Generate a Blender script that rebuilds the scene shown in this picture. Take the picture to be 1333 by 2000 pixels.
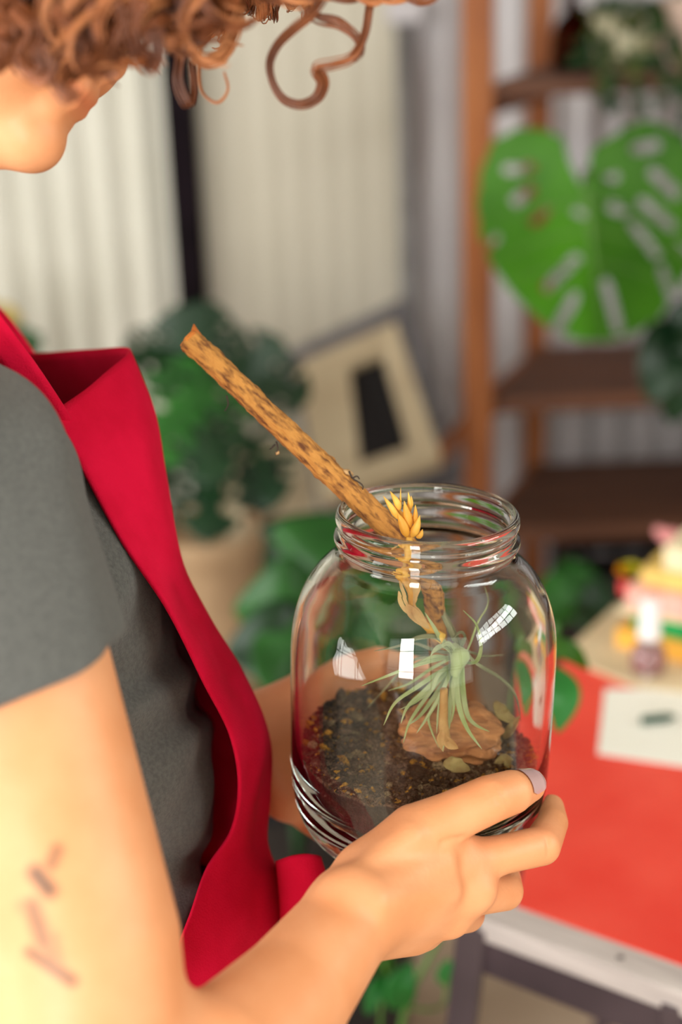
import bpy, bmesh, math, random
import numpy as np
from mathutils import Vector, Matrix, noise as mnoise

for o in list(bpy.data.objects):
    bpy.data.objects.remove(o, do_unlink=True)
scene = bpy.context.scene
COL = scene.collection
rng = random.Random(7)
nrg = np.random.default_rng(11)

# ------------------------------------------------------------------ camera
PITCH, ROLL, FPX = math.radians(20.0), math.radians(2.0), 50.0 / 36.0 * 2000.0
CAM = np.array([0.0, 0.0, 1.5])
_F = np.array([0, math.cos(PITCH), -math.sin(PITCH)])
_U0 = np.array([0, math.sin(PITCH), math.cos(PITCH)])
_R0 = np.array([1.0, 0, 0])
_R = _R0 * math.cos(ROLL) - _U0 * math.sin(ROLL)
_U = _U0 * math.cos(ROLL) + _R0 * math.sin(ROLL)
cam_data = bpy.data.cameras.new('camera')
cam_data.sensor_fit = 'VERTICAL'
cam_data.sensor_height = 36.0
cam_data.sensor_width = 24.0
cam_data.lens = 50.0
cam_data.clip_start = 0.02
cam_data.dof.use_dof = True
cam_data.dof.focus_distance = 0.80
cam_data.dof.aperture_fstop = 2.8
cam_data.dof.aperture_blades = 0
cam = bpy.data.objects.new('camera', cam_data)
COL.objects.link(cam)
cam.matrix_world = Matrix(((_R[0], _U[0], -_F[0], CAM[0]), (_R[1], _U[1], -_F[1], CAM[1]),
                           (_R[2], _U[2], -_F[2], CAM[2]), (0, 0, 0, 1)))
scene.camera = cam

# ------------------------------------------------------------------ light
scene.view_settings.view_transform = 'Standard'
scene.view_settings.look = 'None'
scene.view_settings.gamma = 1.0
scene.view_settings.use_curve_mapping = False
scene.view_settings.exposure = 0.08
world = bpy.data.worlds.new('daylight')
scene.world = world
world.use_nodes = True
wbg = world.node_tree.nodes['Background']
wbg.inputs[0].default_value = (0.90, 1.0, 0.86, 1)
wbg.inputs[1].default_value = 1.6
scene.cycles.max_bounces = 13
scene.cycles.diffuse_bounces = 4
scene.cycles.transmission_bounces = 13
scene.cycles.transparent_max_bounces = 24
scene.cycles.glossy_bounces = 8
scene.cycles.adaptive_threshold = 0.02


def area_light(name, loc, target, sx, sy, power, color):
    d = bpy.data.lights.new(name, 'AREA')
    d.shape = 'RECTANGLE'
    d.size, d.size_y, d.energy, d.color = sx, sy, power, color
    o = bpy.data.objects.new(name, d)
    COL.objects.link(o)
    o.location = loc
    o.rotation_euler = (Vector(target) - Vector(loc)).to_track_quat('-Z', 'Y').to_euler()
    return o


# daylight coming in through the window openings behind and beside the camera
area_light('daylight_side_window', (-1.86, 0.65, 1.45), (0.0, 0.65, 1.45), 3.1, 1.7, 80, (1.0, 0.98, 0.95))
area_light('daylight_garden_window', (-0.75, -1.76, 1.7), (-0.75, 0.0, 1.7), 0.6, 1.6, 72, (1.0, 0.98, 0.95))
area_light('daylight_clerestory', (2.16, -0.1, 2.0), (0.0, -0.1, 2.0), 2.2, 0.56, 60, (0.97, 1.0, 0.95))


# ------------------------------------------------------------------ pixel helpers (each point gets its own real depth)
def ray(x, y):
    return _F + _R * (x - 666.5) / FPX + _U * (1000.0 - y) / FPX


def P(x, y, d):
    return CAM + d * ray(x, y)


def on_z(x, y, z):
    v = ray(x, y)
    return CAM + v * (z - CAM[2]) / v[2]


def on_y(x, y, Y):
    v = ray(x, y)
    return CAM + v * Y / v[1]


def project(q):
    q = np.asarray(q) - CAM
    d = q @ _F
    return 666.5 + FPX * (q @ _R) / d, 1000.0 - FPX * (q @ _U) / d, d


# ------------------------------------------------------------------ materials
def lin(r, g, b):
    f = lambda c: (c / 255.0 / 12.92) if c <= 10 else ((c / 255.0 + 0.055) / 1.055) ** 2.4
    return (f(r), f(g), f(b), 1.0)


MATS = {}


def mat(name, col, rough=0.6, col2=None, nscale=20.0, ndetail=4.0, bump=0.0, bscale=60.0, sss=0.0, metal=0.0,
        spec=0.5, stretch=None, sheen=0.0, attr=None, trans=0.0, low=0.35, high=0.65, coat=0.0):
    m = bpy.data.materials.new(name)
    m.use_nodes = True
    nt = m.node_tree
    b = nt.nodes['Principled BSDF']
    b.inputs['Roughness'].default_value = rough
    b.inputs['Metallic'].default_value = metal
    b.inputs['Specular IOR Level'].default_value = spec
    b.inputs['Coat Weight'].default_value = coat
    if sss:
        b.inputs['Subsurface Weight'].default_value = sss
        b.inputs['Subsurface Radius'].default_value = (0.012, 0.005, 0.003)
        b.inputs['Subsurface Scale'].default_value = 0.6
    if sheen:
        b.inputs['Sheen Weight'].default_value = sheen
    tc = nt.nodes.new('ShaderNodeTexCoord')
    mp = nt.nodes.new('ShaderNodeMapping')
    nt.links.new(tc.outputs['Object'], mp.inputs['Vector'])
    if stretch:
        mp.inputs['Scale'].default_value = stretch
    out = None
    if attr:
        at = nt.nodes.new('ShaderNodeAttribute')
        at.attribute_name = attr
        out = at.outputs['Color']
    if col2 is not None:
        n = nt.nodes.new('ShaderNodeTexNoise')
        n.inputs['Scale'].default_value = nscale
        n.inputs['Detail'].default_value = ndetail
        nt.links.new(mp.outputs['Vector'], n.inputs['Vector'])
        r = nt.nodes.new('ShaderNodeValToRGB')
        r.color_ramp.elements[0].position = low
        r.color_ramp.elements[1].position = high
        r.color_ramp.elements[0].color = col
        r.color_ramp.elements[1].color = col2
        nt.links.new(n.outputs['Fac'], r.inputs['Fac'])
        if out is not None:
            mx = nt.nodes.new('ShaderNodeMix')
            mx.data_type = 'RGBA'
            mx.blend_type = 'MULTIPLY'
            mx.inputs['Factor'].default_value = 1.0
            nt.links.new(out, mx.inputs['A'])
            nt.links.new(r.outputs['Color'], mx.inputs['B'])
            out = mx.outputs['Result']
        else:
            out = r.outputs['Color']
    if out is not None:
        nt.links.new(out, b.inputs['Base Color'])
    else:
        b.inputs['Base Color'].default_value = col
    if bump:
        n2 = nt.nodes.new('ShaderNodeTexNoise')
        n2.inputs['Scale'].default_value = bscale
        n2.inputs['Detail'].default_value = 6.0
        nt.links.new(mp.outputs['Vector'], n2.inputs['Vector'])
        bp = nt.nodes.new('ShaderNodeBump')
        bp.inputs['Strength'].default_value = bump
        bp.inputs['Distance'].default_value = 0.002
        nt.links.new(n2.outputs['Fac'], bp.inputs['Height'])
        nt.links.new(bp.outputs['Normal'], b.inputs['Normal'])
    if trans:
        tb = nt.nodes.new('ShaderNodeBsdfTranslucent')
        if out is not None:
            nt.links.new(out, tb.inputs['Color'])
        else:
            tb.inputs['Color'].default_value = col
        ms = nt.nodes.new('ShaderNodeMixShader')
        ms.inputs[0].default_value = trans
        nt.links.new(b.outputs[0], ms.inputs[1])
        nt.links.new(tb.outputs[0], ms.inputs[2])
        nt.links.new(ms.outputs[0], nt.nodes['Material Output'].inputs['Surface'])
    MATS[name] = m
    return m


def glass_mat(name, col, ior=1.48, rough=0.0):
    m = bpy.data.materials.new(name)
    m.use_nodes = True
    nt = m.node_tree
    nt.nodes.remove(nt.nodes['Principled BSDF'])
    g = nt.nodes.new('ShaderNodeBsdfGlass')
    g.inputs['Color'].default_value = col
    g.inputs['IOR'].default_value = ior
    g.inputs['Roughness'].default_value = rough
    nt.links.new(g.outputs[0], nt.nodes['Material Output'].inputs['Surface'])
    return m


# ------------------------------------------------------------------ mesh helpers
def link(name, me, parent=None, material=None, smooth=True):
    o = bpy.data.objects.new(name, me)
    COL.objects.link(o)
    if parent is not None:
        o.parent = parent
    if material is not None and not me.materials:
        me.materials.append(material)
    if smooth and len(me.polygons):
        me.polygons.foreach_set('use_smooth', [True] * len(me.polygons))
    return o


def pydata(name, verts, faces, parent=None, material=None, smooth=True):
    me = bpy.data.meshes.new(name)
    me.from_pydata(np.asarray(verts, float).tolist(), [], faces)
    me.update()
    return link(name, me, parent, material, smooth)


def tag(o, label, cat, group=None, kind=None):
    o['label'] = label
    if cat:
        o['category'] = cat
    if group:
        o['group'] = group
    if kind:
        o['kind'] = kind
    return o


def struct(o):
    o['kind'] = 'structure'
    return o


def empty(name, loc=(0, 0, 0)):
    o = bpy.data.objects.new(name, None)
    COL.objects.link(o)
    o.location = tuple(map(float, loc))
    o.empty_display_size = 0.05
    return o


def adopt(parent, *objs):
    """parent objects that were modelled in world coordinates"""
    inv = Matrix.Translation(parent.location).inverted() if parent.type == 'EMPTY' and parent.parent is None else Matrix()
    for o in objs:
        o.parent = parent
        o.matrix_parent_inverse = inv


def realign(o, origin, zdir, xhint):
    """store the mesh in a frame whose z runs along zdir (so grain follows the piece)"""
    z = np.asarray(zdir, float) / np.linalg.norm(zdir)
    x = np.asarray(xhint, float) - z * (np.asarray(xhint, float) @ z)
    x /= np.linalg.norm(x)
    y = np.cross(z, x)
    M = Matrix(((x[0], y[0], z[0], origin[0]), (x[1], y[1], z[1], origin[1]), (x[2], y[2], z[2], origin[2]), (0, 0, 0, 1)))
    o.data.transform(M.inverted())
    o.matrix_world = M
    return o


def catmull(pts, n):
    pts = np.asarray(pts, float)
    if len(pts) == 2:
        t = np.linspace(0, 1, n)[:, None]
        return pts[0] * (1 - t) + pts[1] * t
    seg = np.linalg.norm(np.diff(pts[:, :min(3, pts.shape[1])], axis=0), axis=1) ** 0.5 + 1e-9
    kt = np.concatenate([[0], np.cumsum(seg)])
    ext = np.vstack([2 * pts[0] - pts[1], pts, 2 * pts[-1] - pts[-2]])
    kte = np.concatenate([[-seg[0]], kt, [kt[-1] + seg[-1]]])
    out = []
    for t in np.linspace(0, kt[-1], n):
        i = min(max(np.searchsorted(kt, t, side='right') - 1, 0), len(pts) - 2)
        p0, p1, p2, p3 = ext[i:i + 4]
        t0, t1, t2, t3 = kte[i:i + 4]
        a1 = (t1 - t) / (t1 - t0) * p0 + (t - t0) / (t1 - t0) * p1
        a2 = (t2 - t) / (t2 - t1) * p1 + (t - t1) / (t2 - t1) * p2
        a3 = (t3 - t) / (t3 - t2) * p2 + (t - t2) / (t3 - t2) * p3
        b1 = (t2 - t) / (t2 - t0) * a1 + (t - t0) / (t2 - t0) * a2
        b2 = (t3 - t) / (t3 - t1) * a2 + (t - t1) / (t3 - t1) * a3
        out.append((t2 - t) / (t2 - t1) * b1 + (t - t1) / (t2 - t1) * b2)
    return np.array(out)


def frames(pts):
    pts = np.asarray(pts, float)
    T = np.gradient(pts, axis=0)
    T /= np.linalg.norm(T, axis=1)[:, None] + 1e-12
    n = np.cross(T[0], [0.13, 0.91, 0.37])
    n /= np.linalg.norm(n)
    N = np.empty_like(T)
    nx, ny, nz = float(n[0]), float(n[1]), float(n[2])
    for i_, (tx, ty, tz) in enumerate(T.tolist()):
        k_ = nx * tx + ny * ty + nz * tz
        nx, ny, nz = nx - tx * k_, ny - ty * k_, nz - tz * k_
        l_ = math.sqrt(nx * nx + ny * ny + nz * nz) + 1e-12
        nx, ny, nz = nx / l_, ny / l_, nz / l_
        N[i_] = (nx, ny, nz)
    return T, N, np.cross(T, N)


def tube_data(pts, radii, seg=8, base=0, rough=None):
    pts = np.asarray(pts, float)
    n = len(pts)
    radii = np.broadcast_to(np.asarray(radii, float), (n,)) if np.ndim(radii) < 1 or len(np.atleast_1d(radii)) != n else np.asarray(radii)
    T, N, B = frames(pts)
    ang = np.arange(seg) * (2 * math.pi / seg)
    rr = np.repeat(np.asarray(radii, float)[:, None], seg, 1)
    if rough:
        rr = rr * np.array([[rough(i / (n - 1), a) for a in ang] for i in range(n)])
    V = pts[:, None, :] + (N[:, None, :] * np.cos(ang)[None, :, None] + B[:, None, :] * np.sin(ang)[None, :, None]) * rr[:, :, None]
    ii, jj = np.meshgrid(np.arange(n - 1), np.arange(seg), indexing='ij')
    kk = (jj + 1) % seg
    Q = np.stack([ii * seg + jj, ii * seg + kk, (ii + 1) * seg + kk, (ii + 1) * seg + jj], -1).reshape(-1, 4) + base
    Fc = [tuple(q) for q in Q.tolist()]
    Fc.append(tuple(base + j for j in range(seg))[::-1])
    Fc.append(tuple(base + (n - 1) * seg + j for j in range(seg)))
    return V.reshape(-1, 3), Fc


def tube(name, pts, radii, seg=8, parent=None, material=None, rough=None, smooth=True):
    V, Fc = tube_data(pts, radii, seg, 0, rough)
    return pydata(name, V, Fc, parent, material, smooth)


def multi_tube(name, list_of, seg, parent, material):
    """many thin tubes in one mesh (quads only)"""
    VV, QQ, base = [], [], 0
    for pts, rad in list_of:
        n = len(pts)
        T, N, B = frames(pts)
        ang = np.arange(seg) * (2 * math.pi / seg)
        rr = np.broadcast_to(np.asarray(rad, float), (n,))
        V = np.asarray(pts)[:, None, :] + (N[:, None, :] * np.cos(ang)[None, :, None] + B[:, None, :] * np.sin(ang)[None, :, None]) * rr[:, None, None]
        ii, jj = np.meshgrid(np.arange(n - 1), np.arange(seg), indexing='ij')
        kk = (jj + 1) % seg
        QQ.append(np.stack([ii * seg + jj, ii * seg + kk, (ii + 1) * seg + kk, (ii + 1) * seg + jj], -1).reshape(-1, 4) + base)
        VV.append(V.reshape(-1, 3))
        base += n * seg
    return quad_mesh(name, np.concatenate(VV), np.concatenate(QQ), parent, material)


def quad_mesh(name, V, Q, parent=None, material=None):
    me = bpy.data.meshes.new(name)
    me.vertices.add(len(V))
    me.vertices.foreach_set('co', np.asarray(V, np.float32).ravel())
    me.loops.add(Q.size)
    me.loops.foreach_set('vertex_index', np.asarray(Q, np.int32).ravel())
    me.polygons.add(len(Q))
    me.polygons.foreach_set('loop_start', np.arange(0, Q.size, Q.shape[1], dtype=np.int32))
    me.update(calc_edges=True)
    return link(name, me, parent, material)


def lathe(name, prof, seg, parent=None, material=None, M=None, closed=False, mats=None):
    prof = np.asarray(prof, float)
    V, Fc = [], []
    n = len(prof)
    for r, z in prof:
        for j in range(seg):
            a = 2 * math.pi * j / seg
            V.append((r * math.cos(a), r * math.sin(a), z))
    for i in range(n - 1 if not closed else n):
        i2 = (i + 1) % n
        for j in range(seg):
            k = (j + 1) % seg
            Fc.append((i * seg + j, i2 * seg + j, i2 * seg + k, i * seg + k))
    me = bpy.data.meshes.new(name)
    me.from_pydata(V, [], Fc)
    bm = bmesh.new()
    bm.from_mesh(me)
    bmesh.ops.remove_doubles(bm, verts=bm.verts, dist=1e-6)
    bmesh.ops.holes_fill(bm, edges=bm.edges, sides=seg + 1) if not closed else None
    bmesh.ops.recalc_face_normals(bm, faces=bm.faces)
    bm.to_mesh(me)
    bm.free()
    o = link(name, me, parent, material)
    if M is not None:
        o.matrix_world = M
    return o


def box(name, size, loc=(0, 0, 0), rotz=0.0, parent=None, material=None, bevel=0.004, rot=None):
    bm = bmesh.new()
    bmesh.ops.create_cube(bm, size=1.0)
    for v in bm.verts:
        v.co = Vector((v.co.x * size[0], v.co.y * size[1], v.co.z * size[2]))
    if bevel:
        bmesh.ops.bevel(bm, geom=list(bm.edges), offset=bevel, segments=2, affect='EDGES', profile=0.7)
    me = bpy.data.meshes.new(name)
    bm.to_mesh(me)
    bm.free()
    o = link(name, me, parent, material, smooth=False)
    o.location = tuple(map(float, loc))
    o.rotation_euler = rot if rot is not None else (0, 0, rotz)
    return o


def prism(name, poly, z0, z1, parent=None, material=None, bevel=0.003):
    """vertical prism over a horizontal polygon given in world metres"""
    bm = bmesh.new()
    bot = [bm.verts.new((float(p[0]), float(p[1]), z0)) for p in poly]
    top = [bm.verts.new((float(p[0]), float(p[1]), z1)) for p in poly]
    bm.faces.new(bot[::-1])
    bm.faces.new(top)
    n = len(poly)
    for i in range(n):
        k = (i + 1) % n
        bm.faces.new((bot[i], bot[k], top[k], top[i]))
    bmesh.ops.recalc_face_normals(bm, faces=bm.faces)
    if bevel:
        bmesh.ops.bevel(bm, geom=list(bm.edges), offset=bevel, segments=2, affect='EDGES', profile=0.7)
    me = bpy.data.meshes.new(name)
    bm.to_mesh(me)
    bm.free()
    return link(name, me, parent, material, smooth=False)


def bar(name, a, b, w, h, parent=None, material=None, bevel=0.003, up=(0, 0, 1)):
    """rectangular bar from a to b (w sideways, h along up)"""
    a, b = np.asarray(a, float), np.asarray(b, float)
    t = b - a
    L = np.linalg.norm(t)
    t = t / L
    s = np.cross(t, up)
    s /= np.linalg.norm(s)
    u = np.cross(s, t)
    bm = bmesh.new()
    bmesh.ops.create_cube(bm, size=1.0)
    c = (a + b) / 2
    for v in bm.verts:
        v.co = Vector(c + t * (v.co.x * L) + s * (v.co.y * w) + u * (v.co.z * h))
    bmesh.ops.recalc_face_normals(bm, faces=bm.faces)
    if bevel:
        bmesh.ops.bevel(bm, geom=list(bm.edges), offset=bevel, segments=2, affect='EDGES', profile=0.7)
    me = bpy.data.meshes.new(name)
    bm.to_mesh(me)
    bm.free()
    return link(name, me, parent, material, smooth=False)


def blade(name, path, width, hint, parent=None, material=None, n=18, m=5, profile=None, fold=0.25, thick=0.0006, wav=0.0):
    """leaf: a ribbon swept along path, width profile(t), folded along the midrib, with thickness"""
    pts = catmull(path, n)
    T = np.gradient(pts, axis=0)
    T /= np.linalg.norm(T, axis=1)[:, None] + 1e-12
    hint = np.asarray(hint, float)
    prof = profile or (lambda t: math.sin(math.pi * min(1, t * 0.97 + 0.03)) ** 0.7 * (1 - 0.35 * t) * 1.15)
    V, Fc = [], []
    cols = 2 * m - 1
    for i in range(n):
        t = i / (n - 1)
        s = np.cross(T[i], hint)
        s /= np.linalg.norm(s) + 1e-12
        u = np.cross(s, T[i])
        w = max(width * prof(t), 0.0002) * 0.5
        for side in (1, -1):
            for j in range(cols):
                q = (j - (m - 1)) / (m - 1)
                dz = abs(q) * w * fold + wav * w * math.sin(t * 19 + q * 3) * abs(q)
                V.append(pts[i] + s * (q * w) + u * (dz + side * thick * 0.5 * (1 - 0.7 * abs(q))))
    row = cols * 2
    for i in range(n - 1):
        for j in range(cols - 1):
            a, b = i * row + j, (i + 1) * row + j
            Fc.append((a, a + 1, b + 1, b))
            a2, b2 = a + cols, b + cols
            Fc.append((a2, b2, b2 + 1, a2 + 1))
        for j in (0, cols - 1):
            a, b = i * row + j, (i + 1) * row + j
            f = (a, b, b + cols, a + cols)
            Fc.append(f if j == 0 else f[::-1])
    for i in (0, n - 1):
        for j in range(cols - 1):
            a = i * row + j
            f = (a, a + cols, a + cols + 1, a + 1)
            Fc.append(f if i == 0 else f[::-1])
    return pydata(name, V, Fc, parent, material)


# ------------------------------------------------------------------ signed-distance bodies -> one continuous mesh
class SDF:
    def __init__(self):
        self.ops = []

    def cone(self, a, b, ra, rb, k=0.01, sub=False, n=None, s=1.0):
        a, b = np.asarray(a, np.float32), np.asarray(b, np.float32)
        self.ops.append(('c', a, b, ra, rb, k, sub, None if n is None else np.asarray(n, np.float32) / np.linalg.norm(n), s))
        return self

    def chain(self, pts, radii, k=0.01, n=None, s=1.0):
        self.ops.append(('h', [np.asarray(p, np.float32) for p in pts], list(radii), None, None, k, False, None, 1))
        return self

    def clipped(self, a, b, ra, rb, c, n, k=0.01):
        """cone cut off square by a plane (a sleeve end)"""
        a, b, n = np.asarray(a, np.float32), np.asarray(b, np.float32), np.asarray(n, np.float32)
        self.ops.append(('k', a, b, ra, rb, k, False, n / np.linalg.norm(n), np.asarray(c, np.float32)))
        return self

    def ell(self, c, ax, r, k=0.01, sub=False):
        self.ops.append(('e', np.asarray(c, np.float32), np.asarray(ax, np.float32), np.asarray(r, np.float32), None, k, sub, None, 1))
        return self

    def plane(self, c, n, k=0.002):
        n = np.asarray(n, np.float32)
        self.ops.append(('p', np.asarray(c, np.float32), n / np.linalg.norm(n), None, None, k, True, None, 1))
        return self

    @staticmethod
    def prim(op, p):
        if op[0] == 'h':
            r = None
            for i in range(len(op[1]) - 1):
                d0 = SDF.prim(('c', op[1][i], op[1][i + 1], op[2][i], op[2][i + 1], 0, False, None, 1), p)
                r = d0 if r is None else np.minimum(r, d0)
            return r
        if op[0] == 'l':      # turned shape: origin, axes (rows x y z), profile z (rising), profile r
            q = (p - op[1]) @ op[2].T
            r = np.hypot(q[:, 0], q[:, 1])
            z = q[:, 2]
            return np.maximum(np.maximum((r - np.interp(z, op[3], op[4])) * 0.85, op[3][0] - z), z - op[3][-1])
        if op[0] == 'k':
            d0 = SDF.prim(('c', op[1], op[2], op[3], op[4], 0, False, None, 1), p)
            return np.maximum(d0, (p - op[8]) @ op[7])
        if op[0] == 'c':
            a, b, ra, rb = op[1:5]
            ab = b - a
            t = np.clip((p - a) @ ab / max(float(ab @ ab), 1e-12), 0, 1)
            q = p - a - t[:, None] * ab
            if op[7] is not None:
                h = q @ op[7]
                q = q + op[7] * (h * (1.0 / op[8] - 1.0))[:, None]
                return (np.sqrt((q * q).sum(1)) - (ra + (rb - ra) * t)) * op[8] ** 0.5
            return np.sqrt((q * q).sum(1)) - (ra + (rb - ra) * t)
        if op[0] == 'e':
            q = (p - op[1]) @ op[2].T
            r = op[3]
            k0 = np.sqrt(((q / r) ** 2).sum(1)) + 1e-9
            k1 = np.sqrt(((q / (r * r)) ** 2).sum(1)) + 1e-9
            return k0 * (k0 - 1) / k1
        return (op[1] - p) @ op[2]      # plane: half space in front of n is removed

    def ev(self, p, idx=None):
        res = np.full(len(p), 1.0, np.float32)
        for i in (range(len(self.ops)) if idx is None else idx):
            op = self.ops[i]
            d = self.prim(op, p)
            k = op[5]
            if op[6]:
                d = -d
                h = np.clip(0.5 - 0.5 * (res - (d)) / k * 1.0, 0, 1)
                # smooth max(res, d)
                h = np.clip(0.5 + 0.5 * (res - d) / k, 0, 1)
                res = d * (1 - h) + res * h + k * h * (1 - h)
            else:
                h = np.clip(0.5 + 0.5 * (d - res) / k, 0, 1)
                res = d * (1 - h) + res * h - k * h * (1 - h)
        return res

    def surface_depth(self, x, y, d0, d1, n=300):
        """depth at which the sight line of a picture point first meets the surface"""
        dd = np.linspace(d0, d1, n)
        v = self.ev(np.array([P(x, y, d) for d in dd], np.float32))
        k = np.argmax(v < 0)
        return float(dd[k]) if v[k] < 0 else float(dd[np.argmin(v)])

    def mesh(self, name, h, parent=None, material=None, disp=None, pad=0.01, color=None):
        lo = np.full(3, 1e9)
        hi = -lo
        for op in self.ops:
            if op[6]:
                continue
            if op[0] in 'ck':
                r = max(op[3], op[4])
                lo = np.minimum(lo, np.minimum(op[1], op[2]) - r)
                hi = np.maximum(hi, np.maximum(op[1], op[2]) + r)
            elif op[0] == 'h':
                r = max(op[2])
                lo = np.minimum(lo, np.min(op[1], axis=0) - r)
                hi = np.maximum(hi, np.max(op[1], axis=0) + r)
            elif op[0] == 'e':
                r = float(op[3].max())
                lo = np.minimum(lo, op[1] - r)
                hi = np.maximum(hi, op[1] + r)
        lo = lo - pad
        B = 16
        S = B * h
        nb = np.ceil((hi + pad - lo) / S).astype(int)
        gi = np.stack(np.meshgrid(*[np.arange(k) for k in nb], indexing='ij'), -1).reshape(-1, 3)
        cen = (lo + (gi + 0.5) * S).astype(np.float32)
        D = np.stack([self.prim(op, cen) for op in self.ops], 1)
        tot = self.ev(cen)
        Rb = S * 0.87
        act = np.where(np.abs(tot) < Rb * 1.12 + 0.003)[0]
        sub = np.array([op[6] for op in self.ops])
        ks = np.array([op[5] for op in self.ops])
        off = np.stack(np.meshgrid(*[np.arange(B + 1)] * 3, indexing='ij'), -1).reshape(-1, 3)
        big = (nb * B + 2).astype(np.int64)

        def cid(c):
            return (c[..., 0].astype(np.int64) * big[1] + c[..., 1]) * big[2] + c[..., 2]
        vid, vco, quads = [], [], []
        corner = np.array([[0, 0, 0], [1, 0, 0], [0, 1, 0], [1, 1, 0], [0, 0, 1], [1, 0, 1], [0, 1, 1], [1, 1, 1]])
        edges = [(0, 1), (2, 3), (4, 5), (6, 7), (0, 2), (1, 3), (4, 6), (5, 7), (0, 4), (1, 5), (2, 6), (3, 7)]
        for b in act:
            addm = D[b][~sub].min()
            idx = [i for i in range(len(self.ops)) if
                   (D[b, i] - addm < Rb * 2.1 + ks[i] if not sub[i] else D[b, i] < Rb * 1.15 + 2 * ks[i])]
            g0 = gi[b] * B
            p = (lo + (g0 + off) * h).astype(np.float32)
            v = self.ev(p, idx)
            if disp is not None:
                v = v + disp(p)
            v = v.reshape(B + 1, B + 1, B + 1)
            ins = v < 0
            if ins.all() or not ins.any():
                continue
            cs = np.stack([v[c[0]:c[0] + B, c[1]:c[1] + B, c[2]:c[2] + B] for c in corner], -1)
            ci = cs < 0
            cross = ci.any(-1) & ~ci.all(-1)
            cc = np.argwhere(cross)
            vals = cs[cross]
            acc = np.zeros((len(cc), 3))
            cnt = np.zeros(len(cc))
            for e0, e1 in edges:
                a, bb = vals[:, e0], vals[:, e1]
                m = (a < 0) != (bb < 0)
                t = np.where(m, a / np.where(m, a - bb, 1), 0)
                acc += np.where(m[:, None], corner[e0] + t[:, None] * (corner[e1] - corner[e0]), 0)
                cnt += m
            vid.append(cid(cc + g0))
            vco.append(lo + (cc + g0 + acc / cnt[:, None]) * h)
            for ax in range(3):
                sl0 = [slice(0, B)] * 3
                sl1 = [slice(0, B)] * 3
                sl1[ax] = slice(1, B + 1)
                a, bb = ins[tuple(sl0)], ins[tuple(sl1)]
                m = np.argwhere(a != bb)
                if not len(m):
                    continue
                fl = a[tuple(m.T)]
                g = m + g0
                e1 = np.zeros(3, int)
                e2 = np.zeros(3, int)
                e1[(ax + 1) % 3] = 1
                e2[(ax + 2) % 3] = 1
                q = np.stack([cid(g - e1 - e2), cid(g - e2), cid(g), cid(g - e1)], 1)
                q[~fl] = q[~fl][:, ::-1]
                quads.append(q)
        vid = np.concatenate(vid)
        vco = np.concatenate(vco)
        q = np.concatenate(quads)
        order = np.argsort(vid)
        sv = vid[order]
        pos = np.clip(np.searchsorted(sv, q), 0, len(sv) - 1)
        ok = (sv[pos] == q).all(1)
        fi = order[pos[ok]]
        me = bpy.data.meshes.new(name)
        me.vertices.add(len(vco))
        me.vertices.foreach_set('co', vco.astype(np.float32).ravel())
        me.loops.add(fi.size)
        me.loops.foreach_set('vertex_index', fi.astype(np.int32).ravel())
        me.polygons.add(len(fi))
        me.polygons.foreach_set('loop_start', np.arange(0, fi.size, 4, dtype=np.int32))
        me.update(calc_edges=True)
        me.validate()
        if color is not None:
            ca = me.color_attributes.new('tint', 'FLOAT_COLOR', 'POINT')
            c4 = np.ones((len(vco), 4), np.float32)
            c4[:, :3] = color(vco)
            ca.data.foreach_set('color', c4.ravel())
        return link(name, me, parent, material)


# ------------------------------------------------------------------ the room
M_sheet_cream = mat('cream_sheet', lin(204, 200, 190), 0.55, lin(192, 188, 176), 3.0, bump=0.05, bscale=30)
M_sheet_mid = mat('warm_sheet', lin(192, 184, 170), 0.55, lin(182, 174, 158), 2.0)
M_sheet_grey = mat('grey_sheet', lin(198, 192, 196), 0.45, lin(184, 178, 184), 3.0)
M_plaster = mat('plaster', lin(178, 170, 158), 0.9, lin(166, 158, 146), 4.0)
M_floor = mat('concrete', lin(196, 174, 152), 0.85, lin(178, 156, 134), 5.0, 8.0, bump=0.2, bscale=60)
M_post = mat('dark_steel', lin(22, 14, 20), 0.9, lin(14, 8, 12), 12.0, spec=0.1)
M_pipe = mat('zinc_pipe', lin(128, 124, 124), 0.5, lin(108, 104, 104), 12.0)
M_frame = mat('window_paint', lin(70, 66, 64), 0.5, lin(54, 52, 50), 9.0)
YB = 3.05


def corrugated(name, x0, x1, y, z0, z1, period, amp, material):
    n = max(8, int((x1 - x0) / period * 10))
    V, Fc = [], []
    for side in (0, 1):
        for i in range(n + 1):
            x = x0 + (x1 - x0) * i / n
            yy = y + amp * math.cos(2 * math.pi * (x - x0) / period) + side * 0.004
            for z in (z0, z1):
                V.append((x, yy, z))
    L = (n + 1) * 2
    for i in range(n):
        a = i * 2
        Fc.append((a, a + 2, a + 3, a + 1))
        Fc.append((L + a, L + a + 1, L + a + 3, L + a + 2))
    o = pydata(name, V, Fc, None, material)
    return struct(o)


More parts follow.
